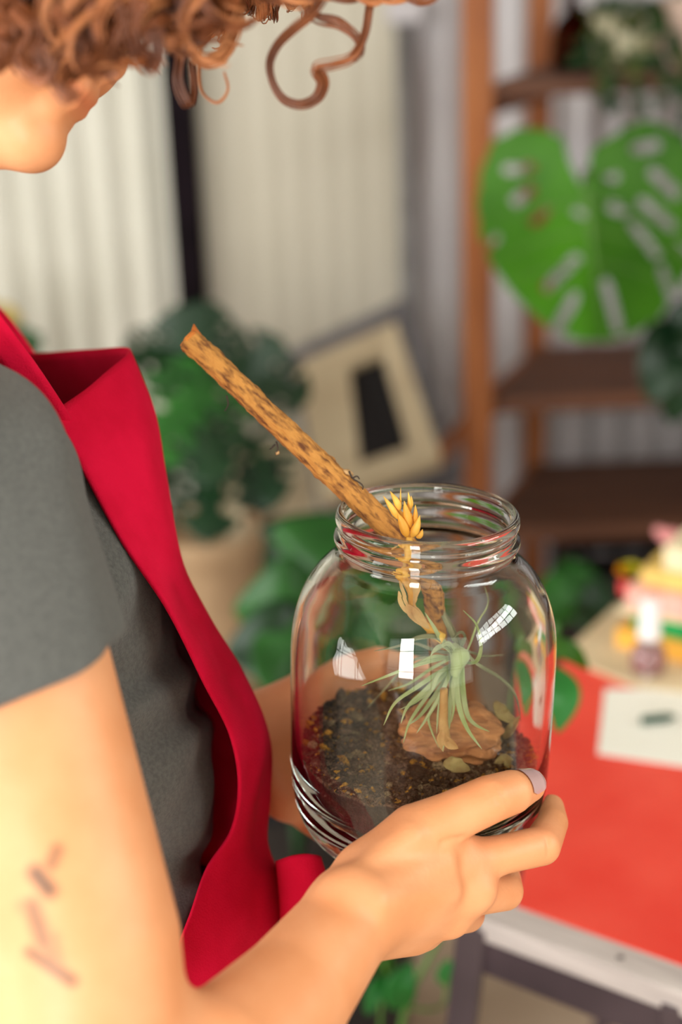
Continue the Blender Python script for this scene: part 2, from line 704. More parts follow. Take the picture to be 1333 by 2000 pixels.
corrugated('wall_back_left', -1.8, -0.305, YB, 0, 2.7, 0.0762, 0.011, M_sheet_cream)
corrugated('wall_back_middle', -0.34, 0.145, YB + 0.016, 0, 2.7, 0.060, 0.0014, M_sheet_mid)
corrugated('wall_back_right', 0.135, 2.1, YB + 0.06, 0, 2.7, 0.0762, 0.009, M_sheet_grey)
o = bar('trim_1', (-0.302, YB - 0.02, 0), (-0.302, YB - 0.02, 2.7), 0.062, 0.055, None, M_post, up=(0, 1, 0)); struct(o)
o = tube('trim_2', [(0.165, YB + 0.02, 0.0), (0.165, YB + 0.02, 1.44)], 0.020, 16, None, M_pipe); struct(o)
o = box('trim_3', (0.075, 0.05, 0.05), (0.165, YB + 0.02, 1.465), 0, None, M_sheet_grey, 0.008); struct(o)
o = box('floor', (3.9, 4.9, 0.06), (0.15, 0.72, -0.03), 0, None, M_floor, 0.0); struct(o)
o = box('ceiling', (3.9, 4.9, 0.06), (0.15, 0.72, 2.73), 0, None, M_plaster, 0.0); struct(o)


def wall_with_window(wname, nname, axis, const, u0, u1, w0, w1, z0, z1, nu, nz):
    """plastered wall with an opening, frame and glazing bars; axis x: wall at x=const running along y"""
    def place(uc, zc, lu, lz, th, name, m, parent=None):
        size = (th, lu, lz) if axis == 'x' else (lu, th, lz)
        loc = (const, uc, zc) if axis == 'x' else (uc, const, zc)
        return box(name, size, loc, 0, parent, m, 0.0)
    bm_parts = [((u0 + w0) / 2, 1.35, w0 - u0, 2.7), ((w1 + u1) / 2, 1.35, u1 - w1, 2.7),
                ((w0 + w1) / 2, z0 / 2, w1 - w0, z0), ((w0 + w1) / 2, (z1 + 2.7) / 2, w1 - w0, 2.7 - z1)]
    base = None
    for k, (uc, zc, lu, lz) in enumerate(bm_parts):
        o = place(uc, zc, lu, lz, 0.06, wname if k == 0 else 'wall_section', M_plaster)
        if base is None:
            base = struct(o)
        else:
            o.parent = base
            o.matrix_parent_inverse = base.matrix_world.inverted() if False else Matrix.Translation(base.location).inverted()
    fr = None
    T = 0.05
    pieces = [((w0 + w1) / 2, z0 + T / 2, w1 - w0, T), ((w0 + w1) / 2, z1 - T / 2, w1 - w0, T),
              (w0 + T / 2, (z0 + z1) / 2, T, z1 - z0 - 2 * T), (w1 - T / 2, (z0 + z1) / 2, T, z1 - z0 - 2 * T)]
    for i in range(1, nu):
        pieces.append((w0 + (w1 - w0) * i / nu, (z0 + z1) / 2, 0.03, z1 - z0 - 2 * T))
    for i in range(1, nz):
        pieces.append(((w0 + w1) / 2, z0 + (z1 - z0) * i / nz, w1 - w0 - 2 * T, 0.03))
    for k, (uc, zc, lu, lz) in enumerate(pieces):
        o = place(uc, zc, lu, lz, 0.05 if k < 4 else 0.03, nname if k == 0 else ('window_frame' if k < 4 else 'glazing_bar'), M_frame)
        if fr is None:
            fr = struct(o)
        else:
            o.parent = fr
            o.matrix_parent_inverse = Matrix.Translation(fr.location).inverted()


wall_with_window('wall_left', 'window_1', 'x', -1.80, -1.73, 3.17, -0.9, 2.2, 0.6, 2.3, 5, 3)
wall_with_window('wall_front', 'window_2', 'y', -1.70, -1.8, 2.1, -1.65, 1.95, 0.45, 2.5, 6, 3)
wall_with_window('wall_right', 'window_3', 'x', 2.10, -1.73, 3.17, -1.2, 1.0, 1.72, 2.28, 7, 2)
# ------------------------------------------------------------------ table
M_red = mat('red_laminate', lin(232, 62, 48), 0.42, lin(240, 78, 62), 14.0, 5.0)
M_greywood = mat('weathered_wood', lin(212, 202, 198), 0.75, lin(160, 148, 146), 60.0, 8.0, bump=0.5, bscale=120, stretch=(1.6, 1.6, 0.12), low=0.3, high=0.75)
M_legmetal = mat('plum_steel', lin(74, 60, 66), 0.45, lin(54, 42, 48), 8.0)
TZ = 0.75
A = on_z(935, 1790, TZ)[:2]
ab = on_z(1333, 1937, TZ)[:2] - A
ab /= np.linalg.norm(ab)
C1 = on_z(1086, 1302, TZ)[:2]
ac = C1 - A
Bc, Cc = A + ab * 0.72, on_z(1212, 1180, TZ)[:2]
Dc = Cc + (Bc - A) * 0.98
table = empty('table', (A[0], A[1], 0))
acl = float(np.linalg.norm(ac)); ac = ac / acl if acl > 0 else ac
nb_ = np.array([-ab[1], ab[0]])
nb_ = nb_ if nb_ @ ac > 0 else -nb_
W_ = 0.034


def hz(p, z):
    return np.array([p[0], p[1], z])


top = prism('table_top', [A + nb_ * W_ * 0.9 + ab * 0.02, Bc + nb_ * W_ * 0.9, Dc, Cc, C1], TZ - 0.02, TZ, None, M_red)
ed = prism('edge_board', [A, Bc, Bc + nb_ * W_, A + nb_ * W_], TZ - 0.024, TZ - 0.001, None, M_greywood)
realign(ed, hz(A, TZ), np.array([ab[0], ab[1], 0]), (0, 0, 1))
nail_h = lathe('nail_head', [(0.0, 0.0012), (0.002, 0.001), (0.003, 0.0)], 12, None, M_legmetal,
               Matrix.Translation(hz(A + ab * 0.125 + nb_ * 0.015, TZ - 0.001)))
rail = bar('rail', hz(A + nb_ * 0.010, TZ - 0.042), hz(Bc + nb_ * 0.010, TZ - 0.042), 0.018, 0.034, None, M_legmetal)
rail2 = bar('rail', hz(A + nb_ * 0.02, TZ - 0.042), hz(C1, TZ - 0.042), 0.018, 0.034, None, M_legmetal)
rail3 = bar('rail', hz(Bc, TZ - 0.042), hz(Dc, TZ - 0.042), 0.018, 0.034, None, M_legmetal)
rail4 = bar('rail', hz(Cc - ac * 0.02, TZ - 0.042), hz(Dc, TZ - 0.042), 0.018, 0.034, None, M_legmetal)
la = P(926, 1800, 1.24)
lb = on_y(903, 2000, la[1])
lb2 = la + (lb - la) * (la[2] / (la[2] - lb[2]))
leg1 = bar('leg', la, lb2, 0.026, 0.026, None, M_legmetal, up=(0.3, 1, 0))
pb = hz(A + ab * 0.185 + nb_ * 0.012, 0)
leg2 = bar('leg', hz(Bc + nb_ * 0.01, TZ - 0.06), hz(Bc + nb_ * 0.01, 0), 0.026, 0.026, None, M_legmetal, up=(0.3, 1, 0))
leg3 = bar('leg', hz(Cc - ac * 0.03, TZ - 0.06), hz(Cc - ac * 0.03, 0), 0.026, 0.026, None, M_legmetal, up=(0.3, 1, 0))
leg4 = bar('leg', hz(Dc - ac * 0.03 - ab * 0.03, TZ - 0.06), hz(Dc - ac * 0.03 - ab * 0.03, 0), 0.026, 0.026, None, M_legmetal, up=(0.3, 1, 0))
brace = bar('brace', P(1312, 1955, 1.14), on_y(1316, 2300, P(1312, 1955, 1.14)[1]), 0.016, 0.016, None, M_legmetal, up=(0.3, 1, 0))
adopt(table, top, ed, rail, rail2, rail3, rail4, leg1, leg2, leg3, leg4, brace, nail_h)
ed['label'] = 'weathered grey wooden edge board'
tag(table, 'work table with red top, grey wooden edge and dark metal legs', 'table')

# ------------------------------------------------------------------ things on the table
M_kraft = mat('kraft_card', lin(226, 206, 172), 0.8, lin(214, 192, 156), 10)
M_paper = mat('white_paper', lin(246, 244, 236), 0.8, lin(240, 238, 228), 6)
M_bookpage = mat('cream_pages', lin(240, 226, 190), 0.8, lin(226, 208, 168), 30, stretch=(1, 1, 40))
M_yellow = mat('amber_cover', lin(246, 186, 78), 0.5, lin(238, 172, 64), 8)
M_green = mat('green_cover', lin(10, 160, 84), 0.45, lin(6, 146, 74), 8)
M_pink = mat('pink_cover', lin(244, 190, 178), 0.55, lin(240, 178, 166), 8)
M_redspine = mat('red_spine', lin(220, 70, 70), 0.5, lin(206, 58, 58), 8)
M_straw = mat('straw_cover', lin(236, 204, 120), 0.6, lin(228, 192, 104), 8)
M_cream = mat('cream_cover', lin(238, 226, 192), 0.6, lin(230, 216, 178), 8)

q = [on_z(x, y, TZ)[:2] for x, y in ((1096, 1285), (1205, 1185), (1420, 1180), (1420, 1368), (1240, 1345))]
kb = prism('kraft_sheet', q, TZ + 0.0006, TZ + 0.004, None, M_kraft, 0.001)
tag(kb, 'large beige kraft card lying on the far end of the red table under the books', 'card')
q = [on_z(x, y, TZ)[:2] for x, y in ((1182, 1348), (1420, 1350), (1420, 1512), (1168, 1474))]
pp = prism('paper_sheet', q, TZ + 0.0006, TZ + 0.0022, None, M_paper, 0.0004)
tag(pp, 'white paper card lying flat on the red table with a green crayon on it', 'paper')
g0, g1 = on_z(1254, 1407, TZ + 0.007), on_z(1321, 1399, TZ + 0.007)
M_crayon = mat('dark_green_wax', lin(10, 70, 52), 0.5, lin(8, 58, 44), 40)
cr_pts = [g0 + (g1 - g0) * t for t in (0, 0.02, 0.78, 0.80, 0.97, 1.0)]
cr = tube('crayon', cr_pts, [0.0035, 0.0048, 0.0048, 0.0042, 0.0024, 0.001], 14, None, M_crayon)
tag(cr, 'short dark green crayon lying on the white paper', 'crayon')


def book(name, px0, px1, z, h, depth, cover, pages, label, cat, tilt=0.0, spine=None, lift=0.0, grp=None):
    """closed book whose near long edge runs between two picture points at height z"""
    a, b = on_z(px0[0], px0[1], z), on_z(px1[0], px1[1], z)
    t = b - a
    L = float(np.linalg.norm(t))
    ang = math.atan2(t[1], t[0])
    root = empty(name, a)
    root.rotation_euler = (0, tilt, ang)
    th = 0.0025
    b1 = box('cover', (L, depth, th), (L / 2, depth / 2, th / 2), 0, root, cover, 0.0008)
    b2 = box('cover', (L, depth, th), (L / 2, depth / 2, h - th / 2), 0, root, cover, 0.0008)
    box('pages', (L - 0.006, depth - 0.006, h - 2 * th - 0.0002), (L / 2, depth / 2, h / 2), 0, root, pages, 0.0)
    box('spine', (L, th, h - 2 * th - 0.0002), (L / 2, th / 2, h / 2), 0, root, cover if spine is None else spine, 0.0)
    if spine is not None:
        box('spine', (th, depth, h - 2 * th - 0.0002), (th / 2, depth / 2, h / 2), 0, root, spine, 0.0)
    tag(root, label, cat, grp)
    return root


z0 = TZ + 0.0045
book('book', (1202, 1262), (1440, 1322), z0, 0.024, 0.17, M_yellow, M_bookpage, 'thick amber yellow book at the bottom of the pile behind the small bottle', 'book', grp='books piled on the table')
book('book', (1236, 1228), (1440, 1275), z0 + 0.0245, 0.022, 0.15, M_green, M_bookpage, 'bright green book lying on the amber book', 'book', grp='books piled on the table')
book('book', (1208, 1196), (1440, 1238), z0 + 0.047, 0.006, 0.16, M_cream, M_bookpage, 'thin cream booklet between the green and the pink book', 'book', grp='books piled on the table')
book('book', (1224, 1186), (1440, 1232), z0 + 0.0535, 0.026, 0.15, M_pink, M_bookpage, 'pale pink book with a red spine end, above the green book', 'book', spine=None, grp='books piled on the table')
book('book', (1252, 1140), (1440, 1176), z0 + 0.080, 0.020, 0.13, M_straw, M_bookpage, 'straw yellow book upon the pink book', 'book', grp='books piled on the table')
book('book', (1296, 1112), (1440, 1140), z0 + 0.1005, 0.030, 0.11, M_cream, M_bookpage, 'cream book topmost in the pile under the pink cloth', 'book', grp='books piled on the table')
# red end piece of the pink book is a paper band
rp = P(1231, 1152, 1.735)
rb_ = box('red_tag', (0.010, 0.03, 0.017), rp, 0.5, None, M_redspine, 0.002)
tag(rb_, 'small red paper tag at the left end of the pink book', 'tag')
# folded pink cloth on top
M_pinkcloth = mat('pink_cloth', lin(226, 150, 150), 0.9, lin(210, 128, 130), 20)
s = SDF()
s.chain([P(1290, 1038, 1.86), P(1318, 1055, 1.85), P(1360, 1078, 1.84), P(1430, 1095, 1.85)], [0.008, 0.013, 0.018, 0.02], 0.02)
pc = s.mesh('folded_cloth', 0.004, None, M_pinkcloth, disp=lambda p: 0.0015 * np.sin(p[:, 0] * 240 + p[:, 2] * 190))
tag(pc, 'dusty pink folded cloth on top of the book pile', 'cloth')
# orange and yellow flower head by the pile
fc = P(1228, 1118, 1.75)
fl = empty('flower', fc)
M_or = mat('orange_petal', lin(255, 140, 0), 0.6, lin(255, 165, 5), 30, trans=0.3)
M_yl = mat('yellow_petal', lin(220, 200, 10), 0.6, lin(190, 190, 20), 30, trans=0.3)
for i in range(14):
    a = i * 2.4
    e = 0.25 + 0.5 * (i % 3) / 2
    dirv = np.array([math.cos(a) * math.cos(e), math.sin(a) * math.cos(e), math.sin(e)])
    dirv = dirv * 0.7 - _F * 0.3
    lf = blade('petal', [fc * 0, dirv * 0.013, dirv * 0.025 - np.array([0, 0, 0.002])], 0.017, -_F + np.array([0, 0, 0.4]), fl,
               M_yl if dirv[2] > 0.42 else M_or, n=7, m=3, fold=0.2)
V_, F_ = tube_data([fc * 0 + np.array([0, 0, -0.002]), np.array([0.02, 0.01, -0.03]), np.array([0.05, 0.02, -0.045])], 0.0018, 6)
pydata('stem', V_, F_, fl, M_green)
tag(fl, 'orange and yellow flower head at the left end of the book pile', 'flower')

# nail varnish bottle
bp_ = on_z(1266, 1312, TZ + 0.0045)
bt = empty('varnish_bottle', bp_)
M_varn = mat('mauve_varnish', lin(182, 132, 134), 0.2, lin(170, 120, 124), 6, coat=0.6)
M_capw = mat('white_plastic', lin(244, 242, 244), 0.35, lin(236, 234, 238), 6)
M_btglass = glass_mat('bottle_glass', (1, 1, 1, 1), 1.45)
lathe('varnish', catmull([(0.0005, 0.004), (0.0125, 0.004), (0.0155, 0.008), (0.0158, 0.022), (0.0120, 0.030), (0.0005, 0.0305)], 24), 24, bt, M_varn)
lathe('glass_body', catmull([(0.0005, 0.0), (0.016, 0.0), (0.0195, 0.004), (0.0195, 0.025), (0.0145, 0.034), (0.0085, 0.036), (0.0085, 0.042), (0.0005, 0.042)], 30), 24, bt, M_btglass)
lathe('cap', [(0.0, 0.0425), (0.0125, 0.0425), (0.0135, 0.045), (0.0120, 0.062), (0.0105, 0.088), (0.0095, 0.0905), (0.0, 0.091)], 24, bt, M_capw)
tag(bt, 'little mauve nail varnish bottle with a tall white cap on the beige card', 'bottle')

# ------------------------------------------------------------------ wooden shelf unit
M_shelf = mat('brown_wood', lin(158, 92, 44), 0.6, lin(120, 62, 28), 5.0, 6.0, stretch=(3, 3, 0.6), bump=0.2, bscale=20)
M_shelf2 = mat('brown_board', lin(104, 62, 40), 0.7, lin(78, 44, 28), 5.0, 6.0, stretch=(0.6, 4, 4))
shelf = empty('shelf_unit', (0.25, 2.6, 0))
xs0 = on_y(933, 500, 2.52)[0]
xs1 = on_y(1052, 300, 2.92)[0]
SX0, SX1, SY0, SY1 = xs0, xs0 + 1.35, 2.52, 2.92
parts = []
parts.append(bar('post', (SX0, SY0, 0), (SX0, SY0, 1.95), 0.05, 0.05, None, M_shelf, up=(0, 1, 0)))
parts.append(bar('post', (xs1, SY1, 0), (xs1, SY1, 1.95), 0.045, 0.045, None, M_shelf, up=(0, 1, 0)))
parts.append(bar('post', (SX1, SY0, 0), (SX1, SY0, 1.95), 0.05, 0.05, None, M_shelf, up=(0, 1, 0)))
parts.append(bar('post', (SX1 + xs1 - SX0, SY1, 0), (SX1 + xs1 - SX0, SY1, 1.95), 0.045, 0.045, None, M_shelf, up=(0, 1, 0)))
for zz, th in ((1.355, 0.028), (0.80, 0.030), (0.545, 0.030), (1.85, 0.028)):
    q = [(SX0 + 0.03, SY0 - 0.02), (SX1 - 0.03, SY0 - 0.02), (SX1 + xs1 - SX0 - 0.03, SY1 - 0.03), (xs1 + 0.0, SY1 - 0.03)]
    w = 0.5
    for j in range(2):     # two planks to each shelf
        t0, t1 = j * 0.5 + 0.004, j * 0.5 + 0.496
        L0, R0_ = np.array(q[0]), np.array(q[1])
        L1, R1_ = np.array(q[3]), np.array(q[2])
        pl = [L0 + (L1 - L0) * t0, R0_ + (R1_ - R0_) * t0, R0_ + (R1_ - R0_) * t1, L0 + (L1 - L0) * t1]
        parts.append(prism('plank', pl, zz - th, zz, None, M_shelf2))
    parts.append(bar('side_rail', (SX0 + 0.01, SY0 + 0.03, zz - 0.04), (xs1 - 0.01, SY1 - 0.03, zz - 0.04), 0.02, 0.05, None, M_shelf))
parts.append(bar('brace', P(850, 905, 2.75), P(935, 800, 2.68), 0.03, 0.03, None, M_shelf))
parts.append(bar('cross_rail', (xs1, SY1 + 0.03, 0.665), (SX1, SY1 + 0.03, 0.665), 0.015, 0.022, None, mat('green_slat', lin(92, 104, 78), 0.6, lin(78, 92, 66), 8)))
adopt(shelf, *parts)
tag(shelf, 'brown wooden shelf unit with open planks against the grey wall', 'shelf')

# dark crates under the lowest shelf
M_crate = mat('dark_crate_wood', lin(44, 28, 30), 0.8, lin(30, 18, 20), 6)
for i, (cx, lab) in enumerate(((0.70, 'dark brown slatted crate on the floor under the shelf, nearer its left post'), (1.22, 'dark brown slatted crate on the floor under the right half of the shelf'))):
    cr_ = empty('crate', (cx, 2.70, 0))
    for k in range(5):
        box('slat', (0.46, 0.012, 0.07), (0, -0.16, 0.045 + k * 0.085), 0, cr_, M_crate, 0.003)
        box('slat', (0.46, 0.012, 0.07), (0, 0.16, 0.045 + k * 0.085), 0, cr_, M_crate, 0.003)
    for sx in (-1, 1):
        box('end_panel', (0.015, 0.33, 0.42), (sx * 0.24, 0, 0.215), 0, cr_, M_crate, 0.003)
    box('base_panel', (0.46, 0.30, 0.012), (0, 0, 0.008), 0, cr_, M_crate, 0.002)
    tag(cr_, lab, 'crate', 'crates under the shelf')

# things on the upper shelf
zt = 1.3565
def on_shelf(px, yv):
    p = on_y(px, 150, yv)
    return np.array([p[0], yv, zt])
M_amber = glass_mat('amber_glass', lin(120, 62, 40), 1.45)
M_liquid = mat('dark_liquid', lin(44, 16, 14), 0.3, lin(34, 10, 10), 8)
bo = empty('brown_bottle', on_shelf(1116, 2.70))
lathe('glass_body', catmull([(0.0005, 0), (0.030, 0), (0.034, 0.004), (0.034, 0.065), (0.028, 0.085), (0.013, 0.100), (0.012, 0.125), (0.0005, 0.126)], 32), 24, bo, M_amber)
lathe('liquid', catmull([(0.0005, 0.004), (0.028, 0.004), (0.031, 0.008), (0.031, 0.055), (0.0005, 0.056)], 16), 24, bo, M_liquid)
lathe('cap', [(0, 0.128), (0.015, 0.128), (0.015, 0.15), (0, 0.152)], 20, bo, M_liquid)
tag(bo, 'brown glass bottle on the top shelf beside the back post', 'bottle')
M_potcream = mat('cream_pot', lin(206, 196, 168), 0.7, lin(176, 168, 130), 10)
M_ball = mat('pale_ceramic', lin(236, 230, 214), 0.4, lin(226, 220, 200), 8)
M_dgreen = mat('dark_leaf', lin(42, 84, 40), 0.5, lin(26, 62, 30), 16, trans=0.25)
M_olive = mat('olive_leaf', lin(96, 104, 44), 0.55, lin(70, 84, 30), 16, trans=0.25)
pt = empty('trailing_plant', on_shelf(1225, 2.66))
lathe('pot', catmull([(0.001, 0.0), (0.045, 0.0), (0.052, 0.01), (0.064, 0.085), (0.068, 0.092), (0.063, 0.094), (0.058, 0.086), (0.001, 0.080)], 36), 28, pt, M_potcream)
for i in range(17):
    a = rng.uniform(0, 6.28)
    r0 = 0.055
    drop = rng.uniform(0.02, 0.20)
    base = np.array([math.cos(a) * 0.03, math.sin(a) * 0.03, 0.085])
    p1 = np.array([math.cos(a) * 0.075, math.sin(a) * 0.075 - 0.01, 0.11])
    p2 = np.array([math.cos(a) * 0.105, math.sin(a) * 0.10 - 0.03, 0.085 - drop * 0.5])
    p3 = np.array([math.cos(a) * 0.11 + rng.uniform(-.02, .02), math.sin(a) * 0.09 - 0.04, 0.08 - drop])
    vine = catmull([base, p1, p2, p3], 14)
    for q_ in vine:
        if q_[2] < 0.012:
            q_[1] = min(q_[1], -0.185)
        elif q_[2] < 0.06:
            q_[1] = min(q_[1], -0.05)
    st = tube('stem', vine, 0.0018, 5, pt, M_olive)
    for k in range(3, 14, 2):
        dv = np.array([rng.uniform(-1, 1), rng.uniform(-1, .2), rng.uniform(-.8, .3)])
        dv /= np.linalg.norm(dv)
        blade('leaf', [vine[k], vine[k] + dv * 0.018, vine[k] + dv * 0.036 + np.array([0, 0, -0.006])], 0.026, (0.2, -0.8, 0.5), st,
              M_dgreen if rng.random() < 0.6 else M_olive, n=7, m=3)
tag(pt, 'cream pot of trailing green ivy hanging over the top shelf edge', 'plant')
# a round pale bloom standing up out of the ivy pot
bc = on_y(1212, 52, 2.62) - np.array(pt.location)
M_petal = mat('pale_petal', lin(238, 232, 214), 0.7, lin(226, 218, 196), 30, trans=0.3)
bloom = tube('bloom_stem', catmull([np.array([0, 0, 0.08]), bc * 0.6 + np.array([0, -.01, 0.03]), bc], 10), 0.002, 6, pt, M_olive)
for k in range(40):
    zc_ = 1 - 2 * (k + 0.5) / 40
    a_ = k * 2.39996
    dv = np.array([math.cos(a_) * math.sqrt(1 - zc_ * zc_), math.sin(a_) * math.sqrt(1 - zc_ * zc_), zc_])
    blade('petal', [bc + dv * 0.004, bc + dv * 0.016, bc + dv * 0.027], 0.016, (dv[1] + .1, -dv[0], .3), bloom, M_petal, n=6, m=3)
pv = lathe('taupe_pot', catmull([(0.0005, 0), (0.04, 0), (0.046, 0.01), (0.056, 0.11), (0.060, 0.118), (0.054, 0.12), (0.05, 0.11), (0.0005, 0.10)], 30), 28, None,
           mat('taupe_clay', lin(186, 160, 146), 0.8, lin(170, 144, 130), 12))
pv.location = tuple(on_shelf(1345, 2.60))
tag(pv, 'taupe clay pot on the top shelf, right of the ivy', 'pot')

# framed pictures leaning by the shelf
M_fcream = mat('cream_frame_paint', lin(196, 178, 150), 0.7, lin(180, 160, 132), 9)
M_fgrey = mat('grey_board_paint', lin(112, 108, 112), 0.7, lin(94, 90, 94), 9)
M_black = mat('black_canvas', lin(16, 10, 18), 0.8, lin(10, 6, 12), 20)


def quad_frame(name, outer, inner, thick, mframe, mcanvas, label, cat):
    """four mitred boards and a back panel; outer / inner: 4 world points each, clockwise"""
    outer, inner = [np.asarray(p) for p in outer], [np.asarray(p) for p in inner]
    n = np.cross(outer[1] - outer[0], outer[3] - outer[0])
    n /= np.linalg.norm(n)
    if n @ _F > 0:
        n = -n
    root = empty(name, min(outer, key=lambda p: p[2]))
    objs = []
    for i in range(4):
        k = (i + 1) % 4
        pts = [outer[i], outer[k], inner[k], inner[i]]
        V = [p for p in pts] + [p - n * thick for p in pts]
        F4 = [(0, 1, 2, 3), (7, 6, 5, 4), (0, 4, 5, 1), (1, 5, 6, 2), (2, 6, 7, 3), (3, 7, 4, 0)]
        objs.append(pydata('frame_board', V, F4, None, mframe, False))
    V = [p - n * thick * 0.55 for p in inner] + [p - n * thick * 0.9 for p in inner]
    objs.append(pydata('canvas', V, [(0, 1, 2, 3), (7, 6, 5, 4), (0, 4, 5, 1), (1, 5, 6, 2), (2, 6, 7, 3), (3, 7, 4, 0)], None, mcanvas, False))
    adopt(root, *objs)
    tag(root, label, cat)
    return root


quad_frame('picture_frame', [P(576, 712, 2.62), P(772, 628, 2.66), P(862, 892, 2.53), P(628, 975, 2.44)],
           [P(682, 716, 2.62), P(748, 690, 2.64), P(800, 872, 2.54), P(704, 905, 2.48)], 0.03, M_fcream, M_black,
           'wide cream picture frame with black centre leaning left of the shelf', 'picture frame')
quad_frame('picture_frame', [P(556, 690, 2.86), P(795, 578, 2.92), P(905, 930, 2.78), P(640, 1050, 2.66)],
           [P(590, 716, 2.85), P(778, 628, 2.90), P(868, 910, 2.78), P(660, 1000, 2.69)], 0.025, M_fgrey, M_black,
           'dark grey frame standing behind the cream picture frame', 'picture frame')
quad_frame('picture_frame', [P(430, 860, 2.75), P(618, 850, 2.80), P(612, 1050, 2.66), P(440, 1120, 2.56)],
           [P(455, 890, 2.74), P(556, 890, 2.77), P(552, 985, 2.68), P(480, 1030, 2.62)], 0.03, M_fcream, M_black,
           'small beige frame on the floor behind the dark leafy plant', 'picture frame')
# ------------------------------------------------------------------ plants
M_bright = mat('bright_leaf', lin(72, 138, 8), 0.42, lin(50, 108, 4), 7.0, trans=0.35)
M_mid = mat('mid_leaf', lin(42, 108, 34), 0.42, lin(28, 82, 26), 9.0, trans=0.25)
M_fresh = mat('fresh_leaf', lin(58, 150, 66), 0.42, lin(40, 128, 50), 9.0, trans=0.3)
M_dark = mat('deep_leaf', lin(20, 58, 28), 0.38, lin(12, 42, 20), 9.0, trans=0.2)
M_stem = mat('leaf_stalk', lin(84, 128, 44), 0.5, lin(66, 108, 34), 12.0)
M_dstem = mat('dark_stalk', lin(40, 78, 36), 0.5, lin(30, 62, 28), 12.0)
M_terra = mat('tan_clay', lin(168, 138, 106), 0.85, lin(150, 120, 90), 14)
M_blackpot = mat('black_pot', lin(34, 36, 44), 0.55, lin(24, 26, 34), 8)
M_potsoil = mat('pot_soil', lin(44, 32, 26), 0.95, lin(28, 20, 16), 60, bump=0.8, bscale=90)


def pip(x, y, poly):
    ins = np.zeros(np.shape(x), bool)
    n = len(poly)
    j = n - 1
    for i in range(n):
        xi, yi = poly[i]
        xj, yj = poly[j]
        c = ((yi > y) != (yj > y)) & (x < (xj - xi) * (y - yi) / (yj - yi + 1e-12) + xi)
        ins ^= c
        j = i
    return ins


def capdist(x, y, a, b):
    ax, ay = a
    bx, by = b
    t = np.clip(((x - ax) * (bx - ax) + (y - ay) * (by - ay)) / ((bx - ax) ** 2 + (by - ay) ** 2 + 1e-12), 0, 1)
    return np.hypot(x - ax - t * (bx - ax), y - ay - t * (by - ay))


def masked_leaf(name, outline, holes, step, mapper, parent, material, thick=0.0012):
    """holes: list of (a, b, r). mapper(x, y) -> world point; kept cells become a two-sided sheet"""
    o = np.array(outline, float)
    lo, hi = o.min(0) - step, o.max(0) + step
    nx, ny = int((hi[0] - lo[0]) / step) + 1, int((hi[1] - lo[1]) / step) + 1
    gx, gy = np.meshgrid(lo[0] + (np.arange(nx) + 0.5) * step, lo[1] + (np.arange(ny) + 0.5) * step, indexing='ij')
    keep = pip(gx, gy, outline)
    for a, b, r in holes:
        keep &= capdist(gx, gy, a, b) > r
    idx = {}
    pts = []

    def vid(i, j):
        if (i, j) not in idx:
            idx[(i, j)] = len(pts)
            pts.append((lo[0] + i * step, lo[1] + j * step))
        return idx[(i, j)]
    quads = [(vid(i, j), vid(i + 1, j), vid(i + 1, j + 1), vid(i, j + 1)) for i, j in np.argwhere(keep)]
    W = np.array([mapper(x, y) for x, y in pts])
    ax_, ay_ = mapper(*pts[0]), None
    nrm = np.cross(mapper(pts[0][0] + step, pts[0][1]) - mapper(*pts[0]), mapper(pts[0][0], pts[0][1] + step) - mapper(*pts[0]))
    nrm /= np.linalg.norm(nrm)
    n = len(pts)
    V = list(W + nrm * thick / 2) + list(W - nrm * thick / 2)
    Fc = [q for q in quads] + [tuple(n + v for v in q[::-1]) for q in quads]
    cnt = {}
    for q in quads:
        for k in range(4):
            e = (q[k], q[(k + 1) % 4])
            cnt[e] = 1
    for (a, b) in list(cnt):
        if (b, a) not in cnt:
            Fc.append((b, a, n + a, n + b))
    ob = pydata(name, V, Fc, parent, material)
    return ob


# --- the large bright monstera leaf on the right
mz = lambda x, y: (880 + x * 0.35, y * 0.35)
outl = [(1140, 372), (1118, 330), (1098, 268), (1060, 252), (1010, 252), (965, 275), (940, 330), (932, 400), (940, 470), (962, 520),
        (1000, 570), (1040, 612), (1080, 645), (1130, 664), (1180, 668), (1230, 655), (1285, 625), (1320, 575), (1362, 500), (1388, 420),
        (1385, 350), (1350, 285), (1300, 240), (1250, 236), (1205, 262), (1160, 288), (1150, 310), (1156, 340)]
hz_ = [((320, 945), (450, 935), 28), ((370, 1120), (450, 1060), 34), ((470, 1240), (530, 1180), 30), ((540, 1600), (700, 1445), 30),
       ((600, 1830), (690, 1660), 32), ((870, 1580), (940, 1840), 30), ((1040, 830), (1150, 810), 34), ((1140, 970), (1250, 1080), 34),
       ((1080, 1130), (1230, 1260), 32), ((870, 1000), (920, 990), 26), ((900, 1150), (960, 1180), 30), ((1020, 1250), (1150, 1420), 26),
       ((1180, 1500), (1260, 1720), 24), ((700, 1180), (740, 1200), 20), ((1270, 1370), (1420, 1500), 30), ((260, 1330), (170, 1400), 22)]
holes = [(mz(*a), mz(*b), r * 0.35) for a, b, r in hz_]


def map_big(x, y):
    d = 2.10 + 0.00035 * abs(x - 1150) - 0.00022 * (y - 450) + 0.02 * math.sin((y - 300) / 90.0)
    return P(x, y, d)


